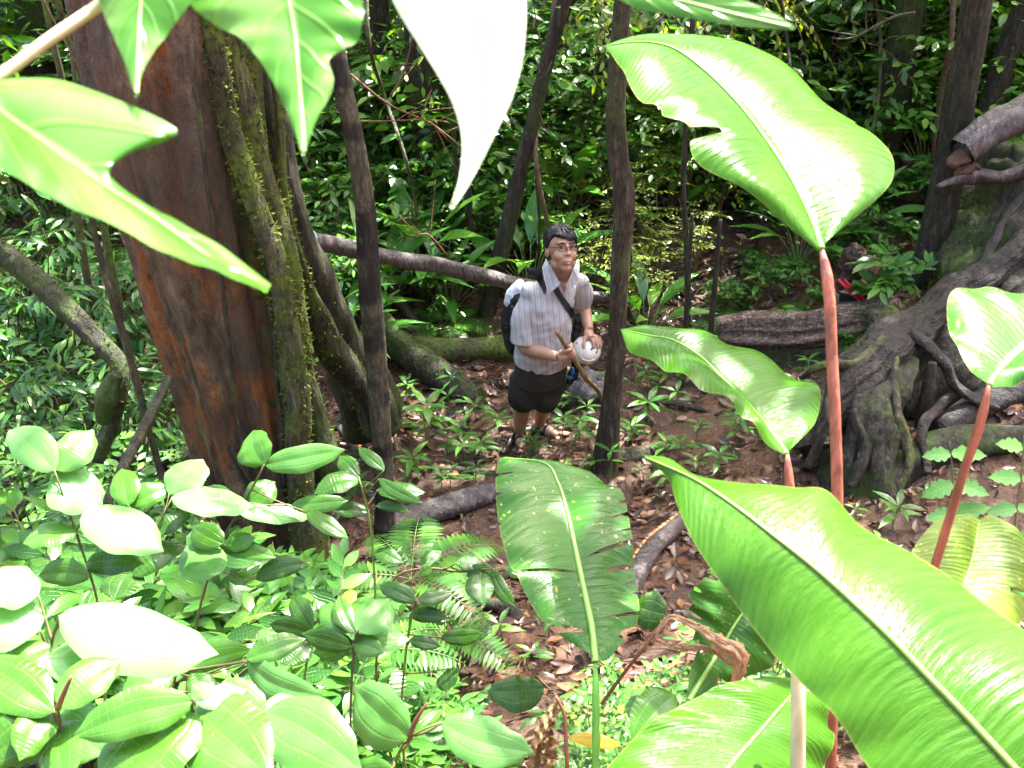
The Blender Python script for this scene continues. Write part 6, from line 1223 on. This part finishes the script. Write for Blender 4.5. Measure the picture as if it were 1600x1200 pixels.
for sd in (-1, 1):
    a = np.linspace(0, 2*math.pi, 40); q = np.array([hl((sd*.0325+.0225*np.sign(np.cos(t_))*abs(np.cos(t_))**.7, .1035-.05*abs(abs(sd*.0325+.0225*np.cos(t_))-.01)**1.0*.35, .0085+.0145*np.sign(np.sin(t_))*abs(np.sin(t_))**.75)) for t_ in a])
    V, F, uv = tube(q, [.0016], 6); gl.add(V, F)
    V, F, uv = tube([hl((sd*.055, .1005, .014)), hl((sd*.073, .085, .016)), hl((sd*.0835, .03, .012)), hl((sd*.086, -.005, .008))], [.0016], 6, n=20); gl.add(V, F)
V, F, uv = tube([hl((-.010, .1035, .012)), hl((0, .1065, .0145)), hl((.010, .1035, .012))], [.0011], 6, n=8); gl.add(V, F)
gl.build('glasses', M['metal_rim'], man, off=mo)
# hair: cap with fringe, pulled inside the skull elsewhere, plus strands
Vh, Fh = ell((0, 0, 0), (1, 1, 1), sub=5); out = []
for v in Vh:
    x, y, z = v; front = max(0, y); hl_z = -0.78+1.00*np.clip((y+.25)/.80, 0, 1)**1.4-0.06*(x < -.3)*front+.34*max(0, x+.30)*front+.05*math.sin(x*22)*front
    if abs(x) > .75 and -.30 < y < .30: hl_z = max(hl_z, -.30)
    k = 1.0 if z > hl_z else max(.82, 1-(hl_z-z)*1.6)
    r = np.array([.0885, .110, .105])*k*(1+.022*math.sin(x*31+y*9)*math.cos(y*13)+.012*math.sin(z*25+x*40))
    out.append(hl((np.array([0, -.016, .034])+v*r)*S))
part('hair', (np.array(out), Fh), 'hair')
rg = np.random.default_rng(8); hs = MB()
for k in range(420):
    th = rg.random()*2*math.pi; ph = rg.random()*1.15; cpt = np.array([.15, .1, 1.0])
    pts = []
    for q in np.linspace(0, 1, 5):
        a = ph+q*.42; d = np.array([math.sin(a)*math.cos(th), math.sin(a)*math.sin(th), math.cos(a)]); rr_ = np.array([.090, .112, .1065])*(1.012-.02*(q-.5)**2+.004*rg.random()); pts.append(hl((np.array([0, -.016, .034])+d*rr_)*S))
    zl = (HR.T@(pts[-1]-hc))
    if zl[1] > .02 and zl[2] < .062+.012*rg.random(): continue
    V, F, uv = tube(pts, [.0012, .0014, .0011, .0008, .0003], 4, n=7); hs.add(V, F)
for k in range(34):   # fringe locks over the forehead
    x = -.055+.105*k/33; z0 = .088+.006*rg.random(); ln = (.052-.30*max(0, x+.045))-.25*abs(x)*.3+.010*rg.random()
    V, F, uv = tube([hl((x*.9, .062, z0)), hl((x, .084-.35*x*x*8, z0-ln*.45)), hl((x-.006+.004*rg.normal(), .0895-abs(x)**1.5*1.5, z0-ln))], [.0038, .0036, .0006], 6, n=9); hs.add(V, F)
hs.build('hair_strand', M['hair'], man, off=mo)['kind'] = 'stuff'
# shirt
srings = [(PY(845, 563, 5.14), .160, .142), (PY(847, 545, 5.11), .156, .146), (PY(850, 520, 5.08), .153, .142), (PY(854, 493, 5.06), .150, .130), (PY(860, 468, 5.05), .145, .112), (PY(866, 450, 5.05), .128, .088), (PY(872, 437, 5.05), .088, .070), (PY(876, 430, 5.05), .062, .058)]
shirt = [loft([(c, sh, fr, a, b_) for c, a, b_ in srings], 48, .9), limb([rS+sh*.03, rS*.6+rE*.4-sh*.010, rE*.93+rS*.07+[0, 0, .01]], [.062, .074, .079], 24), limb([lS-sh*.02, lS*.55+lE*.45+sh*.008, lE*.88+lS*.12], [.058, .066, .062], 24), ell(rS+[0, 0, .0], (.062, .066, .050)), ell(lS, (.056, .056, .048))]
V, F = union(shirt, .006, 8, .5)
nrm = np.zeros_like(V)
for i, v in enumerate(V):
    r_ = v-hip; s_ = np.dot(r_, sh); a_ = np.dot(r_, ax); f_ = np.dot(r_, fr)
    w1 = noise.noise(Vector((s_*9+a_*5, a_*4.2-s_*6, f_*6+3)))*.016+noise.noise(Vector((s_*22+a_*10, a_*12-s_*8, f_*18)))*.008-abs(noise.noise(Vector((s_*13-a_*12, a_*9, f_*9))))*.010
    dr = v-(hip+ax*a_); dr /= np.linalg.norm(dr)+1e-6; nrm[i] = dr*w1
V = V+nrm; q = V-hip
uvS = np.stack([q[:, 0]*.62+q[:, 2]*.06, q@ax], 1)
mesh('shirt', V, F, M['shirt'], man, uvS, off=mo)
from mathutils.bvhtree import BVHTree
bvh = BVHTree.FromPolygons([tuple(v) for v in V], F); cv = Vector(CAM)
def onshirt(px, py, lift, b=None):
    d = Vector(ray(px, py)).normalized(); h = (b or bvh).ray_cast(cv, d)
    p = np.array(h[0]) if h[0] is not None else PY(px, py, 5.0)
    return p-np.array(d)*lift
def ribbon(nm, top, bot, m, thick=.004, n=26, lift=.006, parent=None, b=None):
    """cloth strip whose two edges follow pixel paths, laid on the shirt, with thickness"""
    A = cr(top, n); B = cr(bot, n); V = []; w_ = 5
    for i in range(n):
        for j in range(w_):
            f = j/(w_-1); p = A[i]*(1-f)+B[i]*f; V.append(onshirt(p[0], p[1], lift+.003*math.sin(math.pi*f), b))
    V = np.array(V); Vs = V.reshape(n, w_, 3).copy()
    for _ in range(3): Vs[1:-1] = (Vs[:-2]+Vs[1:-1]*2+Vs[2:])/4
    V = Vs.reshape(-1, 3); k = len(V); dn = np.array([unit(v-CAM) for v in V]); VV = np.vstack([V, V+dn*thick*1.5])
    F = [(i*w_+j, i*w_+j+1, (i+1)*w_+j+1, (i+1)*w_+j) for i in range(n-1) for j in range(w_-1)]; F2 = [tuple(reversed([x+k for x in f])) for f in F]
    E = []
    for i in range(n-1):
        for j in (0, w_-1): E.append((i*w_+j, (i+1)*w_+j, (i+1)*w_+j+k, i*w_+j+k))
    for j in range(w_-1):
        for i in (0, n-1): E.append((i*w_+j, i*w_+j+1, i*w_+j+1+k, i*w_+j+k))
    return mesh(nm, VV, F+F2+E, M[m], parent or man, np.stack([np.zeros(2*k), np.zeros(2*k)], 1) if m != 'shirt' else np.stack([(VV-hip)[:, 0]*.62+(VV-hip)[:, 2]*.2, (VV-hip)@ax], 1), off=mo)
# collar and front opening
def flap(pts, seed):
    V = np.array([PY(x, y, Y) for x, y, Y in pts]); c = V.mean(0); k = len(V); dn = unit(c-CAM)
    VV = np.vstack([V, V+dn*.006]); F = [tuple(range(k)), tuple(range(2*k-1, k-1, -1))]+[(i, (i+1) % k, (i+1) % k+k, i+k) for i in range(k)]
    bm = bmesh.new(); vs = [bm.verts.new(v) for v in VV]; [bm.faces.new([vs[i] for i in f]) for f in F]; bmesh.ops.triangulate(bm, faces=bm.faces[:2]); bmesh.ops.subdivide_edges(bm, edges=bm.edges[:], cuts=2, use_grid_fill=True)
    V2 = np.array([v.co[:] for v in bm.verts]); bm.verts.index_update(); F2 = [tuple(v.index for v in f.verts) for f in bm.faces]; bm.free()
    mesh('collar', V2, F2, M['shirt'], man, np.stack([(V2-hip)[:, 0]*.62+(V2-hip)[:, 2]*.2, (V2-hip)@ax], 1), smooth=False, off=mo)
flap([(853, 404, 5.06), (847, 418, 5.00), (850, 436, 4.93), (857, 460, 4.895), (866, 452, 4.89), (876, 443, 4.895), (868, 430, 4.93), (860, 415, 4.98)], 1)
flap([(903, 404, 5.06), (906, 418, 5.00), (904, 436, 4.95), (890, 458, 4.93), (883, 446, 4.925), (889, 436, 4.93), (896, 420, 4.98)], 2)
V, F = ell(PY(877, 432, 5.02), (.052, .050, .07)); part('neck_shadow_skin', (V, F), 'skin') if False else None
ribbon('chest_opening', [(868, 436), (874, 442), (880, 450), (882, 455)], [(891, 434), (888, 442), (884, 450), (883, 455)], 'skin', .002, lift=.004)
ribbon('strap', [(826, 419), (838, 420), (848, 430), (855, 446)], [(824, 432), (834, 434), (842, 444), (851, 460)], 'black_strap', lift=.010)
ribbon('strap', [(872, 448), (880, 462), (892, 478), (900, 492)], [(864, 454), (873, 468), (884, 484), (893, 498)], 'black_strap', lift=.008)
# shorts
hR, hLp = hip-sh*.065, hip+sh*.065
shr = [loft([(hip-ax*.10, sh, fr, .150, .120), (hip, sh, fr, .155, .128), (hip+ax*.10, sh, fr, .148, .12)], 36, .9), limb([PY(824, 588, 5.16), PY(820, 610, 5.16), PY(817, 624, kR[1]-.0)], [.098, .094, .092], 28), limb([PY(861, 588, 5.18), PY(856, 612, 5.18), PY(850, 627, kL[1]-.02)], [.098, .090, .082], 28), loft([(PY(845, 590, 5.15), sh, fr, .150, .118), (PY(840, 612, 5.16), sh, fr, .120, .075), (PY(838, 622, 5.17), sh, fr, .09, .04)], 30, .9), limb([PY(868, 585, 5.22), PY(876, 603, 5.26)], [.08, .055], 18)]
V, F = union(shr, .006, 6, .5)
V = V+np.array([[noise.noise(Vector(v)*9)*.008, noise.noise(Vector(v)*9+Vector((5, 5, 5)))*.008, 0] for v in V]); mesh('shorts', V, F, M['shorts'], man, off=mo)
# sandals
for a0, dr_ in ((aR, np.array([.05, -.99, 0])), (aL, np.array([.84, -.54, 0]))):
    s = np.array([-dr_[1], dr_[0], 0]); so_ = []
    c0 = a0+[0, .0, -.083]; rings_ = [(c0+dr_*x, s, np.array([0, 0, 1.0]), w_, .012) for x, w_ in ((-.055, .012), (-.045, .032), (0, .037), (.06, .040), (.12, .043), (.16, .030), (.175, .01))]
    sd_ = part('sandal', loft(rings_, 20), 'sandal')
    for x, h in ((.0, .045), (.05, .035), (.105, .018), (-.035, .03)):
        c = c0+dr_*x; q = [c+s*.040, c+s*.036+[0, 0, h*1.1], c+[0, 0, h*1.7+.012], c-s*.036+[0, 0, h*1.1], c-s*.040]; part('sandal_strap', limb(q, [.008, .010, .012, .010, .008], 8, 20), 'sandal', sd_)
# things he carries
st = thing('walking_stick', 'rough wooden walking stick gripped in the man\'s right hand', 'stick', stick[-1]); q = np.array(stick)
V, F, uv = tube(q, [.0125, .0135, .0135, .014, .013, .012], 14, n=60, disp=lumpy(4, .08, .08, 9, 30)); mesh('shaft', V, F, M['stick'], st, uv, off=stick[-1])
V, F, uv = tube([q[0]-unit(q[1]-q[0])*.002, q[0]+unit(q[1]-q[0])*.004], [.0132, .0135], 14, n=2); mesh('cut_end', V, F, M['rock_tan'], st, uv, off=stick[-1])
hmo = thing('helmet', 'cream-white caving helmet held under the man\'s left hand', 'helmet', hmc); s_ = 1.0 if HM[2, 2] > 0 else -1.0
V, F = ell((0, 0, 0), (1, 1, 1), sub=5); V = V*hmr*(1+.012*np.sin(V[:, :1]*9)); V = V@HM.T+hmc; mesh('shell', V, F, M['helmet'], hmo, off=hmc)
def hsl(pts, r, m, nm): V, F, uv = tube([on_h(x, z, .0015) for x, z in pts], r, 8, n=16); mesh(nm, V, F, M[m], hmo, uv, off=hmc)
hsl([(.28, .02), (.38, .12), (.46, .20)], [.003, .005, .003], 'dark_eye', 'vent'); hsl([(-.66, .44), (-.64, .42)], [.005, .005], 'dark_eye', 'rivet'); hsl([(-.35, -.55), (-.32, -.5)], [.004, .004], 'dark_eye', 'rivet'); hsl([(.62, -.20), (.70, -.10), (.74, .02)], [.002, .004, .002], 'dark_eye', 'vent')
hsl([(-.55, .62), (-.30, -.10), (-.38, -.45), (.10, -.72), (.60, -.62)], [.003, .0035, .0035, .003], 'helmet', 'ridge')
bp_ = thing('backpack', 'black backpack with a crumpled white plastic cover on the man\'s back', 'backpack', PY(800, 540, 5.3)); bo = np.array(bp_.location)
V, F = union([ell(PY(806, 500, 5.24), (.085, .09, .17)), ell(PY(803, 525, 5.22), (.06, .08, .12)), ell(PY(812, 470, 5.22), (.075, .085, .09))], .008, 3); V = displaced(V, .010, 14, 2); mesh('bag', V, F, M['black_cloth'], bp_, off=bo)
V, F = union([ell(PY(804, 462, 5.22), (.050, .06, .072)), ell(PY(799, 470, 5.22), (.045, .05, .055)), ell(PY(812, 450, 5.22), (.042, .05, .046))], .006, 25); V = displaced(V, .010, 16, 5, 3); mesh('cover', V, F, M['white_cover'], bp_, off=bo)
for q, r in (([PY(797, 500, 5.12), PY(794, 520, 5.12), PY(790, 512, 5.12)], .006), ([PY(800, 478, 5.1), PY(799, 500, 5.1), PY(801, 535, 5.12)], .008)):
    V, F, uv = tube(q, [r], 8, n=16); mesh('strap', V, F, M['black_strap'], bp_, uv, off=bo)
bg_ = thing('shoulder_bag', 'black shoulder bag with blue panel hanging behind the helmet', 'bag', PY(893, 600, 5.16)); bo = np.array(bg_.location)
V, F = union([ell(PY(896, 584, 5.14), (.032, .03, .048)), ell(PY(891, 594, 5.14), (.022, .022, .035)), ell(PY(902, 570, 5.14), (.035, .03, .05))], .005, 2); V = displaced(V, .005, 25, 3); mesh('bag', V, F, M['black_cloth'], bg_, off=bo)
V, F = union([ell(PY(895, 580, 5.105), (.012, .008, .028)), ell(PY(891, 590, 5.108), (.018, .008, .012))], .003, 2); mesh('panel', V, F, M['blue_cloth'], bg_, off=bo)
V, F = union([ell(PY(902, 512, 5.14), (.030, .03, .055)), ell(PY(905, 500, 5.14), (.028, .03, .04)), ell(PY(898, 528, 5.12), (.022, .025, .04))], .005, 2); V = displaced(V, .006, 30, 6); mesh('pouch', V, F, M['black_strap'], bg_, off=bo)
a = np.linspace(0, 6.283, 24); c = PY(903, 499, 5.10); V, F, uv = tube([c+X_*math.cos(t_)*.010+U_*math.sin(t_)*.008 for t_ in a], [.0016], 6); mesh('ring', V, F, M['metal_rim'], bg_, uv, off=bo)

# second hiker, crouching behind the leaves on the right
g2 = PG(1338, 495); Y2 = g2[1]; Q = lambda x, y, dY=0: PY(x, y, Y2+dY)
w2 = thing('person', 'crouching hiker with brown hair and red-striped black top, half hidden behind leaves', 'person', g2); o2 = np.array(g2)
k2 = float(np.dot(g2-CAM, F_))/FPX   # metres per pixel
h2 = Q(1337, 405)
b2 = [ell(h2, (.075, .09, .10)), ell(h2+[.02, -.05, -.05], (.05, .05, .06)), limb([h2+[0, 0, -.06], Q(1330, 440)], [.045, .05]), limb([Q(1312, 450), Q(1330, 447), Q(1350, 452)], [.055, .09, .05], 18), limb([Q(1330, 447), Q(1330, 475), Q(1325, 500)], [.10, .10, .12], 20),
      limb([Q(1308, 455), Q(1304, 470), Q(1318, 490, -.08)], [.052, .048, .036]), limb([Q(1318, 490, -.08), Q(1340, 480, -.2)], [.034, .024]), limb([Q(1352, 455), Q(1362, 470, -.05), Q(1372, 440, -.12)], [.045, .038, .024]), limb([Q(1372, 440, -.12), Q(1371, 425, -.13), Q(1370, 415, -.13)], [.024, .03, .022], 12),
      limb([Q(1325, 498), Q(1345, 515, .1), Q(1380, 530, .1)], [.11, .08, .06], 18), limb([Q(1320, 500), Q(1310, 520, .12)], [.10, .07], 16)]
for x in range(4): b2.append(limb([Q(1366+3*x, 418, -.13), Q(1365+3.5*x, 408, -.14), Q(1362+3.5*x, 401+abs(x-1)*1.5, -.16)], [.0095, .009, .007], 8, 8))
b2.append(limb([Q(1364, 424, -.13), Q(1358, 417, -.15), Q(1357, 411, -.16)], [.010, .009, .007], 8, 8))
V, F = union(b2, .006, 5, .5); mesh('body', V, F, M['skin'], w2, off=o2)
M['hair_brown'] = plain('hair_brown', (0.035, 0.017, 0.011), 0.55, 0.3, 0.5, 40, 0.5, stretch=(1, 1, .15)); M['red_cloth'] = plain('red_cloth', (0.55, 0.03, 0.04), 0.6, 0.3, 0.1)
V, F = union([ell(h2+[-.01, .0, .015], (.078, .09, .095)), ell(h2+[-.01, -.03, -.05], (.07, .07, .09)), ell(h2+[-.03, .03, -.07], (.07, .065, .13)), ell(h2+[-.05, -.02, -.15], (.055, .05, .11))], .006, 3); V = displaced(V, .016, 22, 1, 4); mesh('hair', V, F, M['hair_brown'], w2, off=o2)
V, F = union([limb([Q(1330, 449), Q(1330, 475), Q(1325, 502)], [.108, .108, .13], 24), ell(Q(1342, 458), (.06, .07, .06))], .006, 3); mesh('top', V, F, M['black_cloth'], w2, off=o2)
for dx in (0, 9):
    V, F, uv = tube([Q(1310+dx, 437, -.07), Q(1320+dx, 447, -.11), Q(1332+dx, 459, -.125), Q(1344+dx, 470, -.12)], [.011, .012, .012, .011], 8, n=20); mesh('stripe', V, F, M['red_cloth'], w2, uv, off=o2)

for k, (px, py, dY, sc, sd) in enumerate([(1352, 520, -.30, .74, 3), (1400, 480, -.15, .55, 4), (1318, 520, -.45, .34, 5)]):
    q = PY(px, py, Y2+dY); loc = (q[0], q[1], float(H(q[0], q[1]))-.02); rg = np.random.default_rng(900+sd)
    a = shrub(rg, .75, 3, 4, .26, 4, .17, T_OV, spread=.35, pair=True, up=.7, droop=.1, rad=.006, low=.35); r = build_shrub('shrub', ('broad-leaved plant hiding the lap of the crouching hiker', 'broad-leaved plant between the crouching hiker and the dark leaning tree', 'low leafy plant behind the tall red stalk, below the crouching hiker')[k], 'shrub', loc, a, 'leaf_lush', 'stem_green', T_OV, rg); r.scale = (sc,)*3
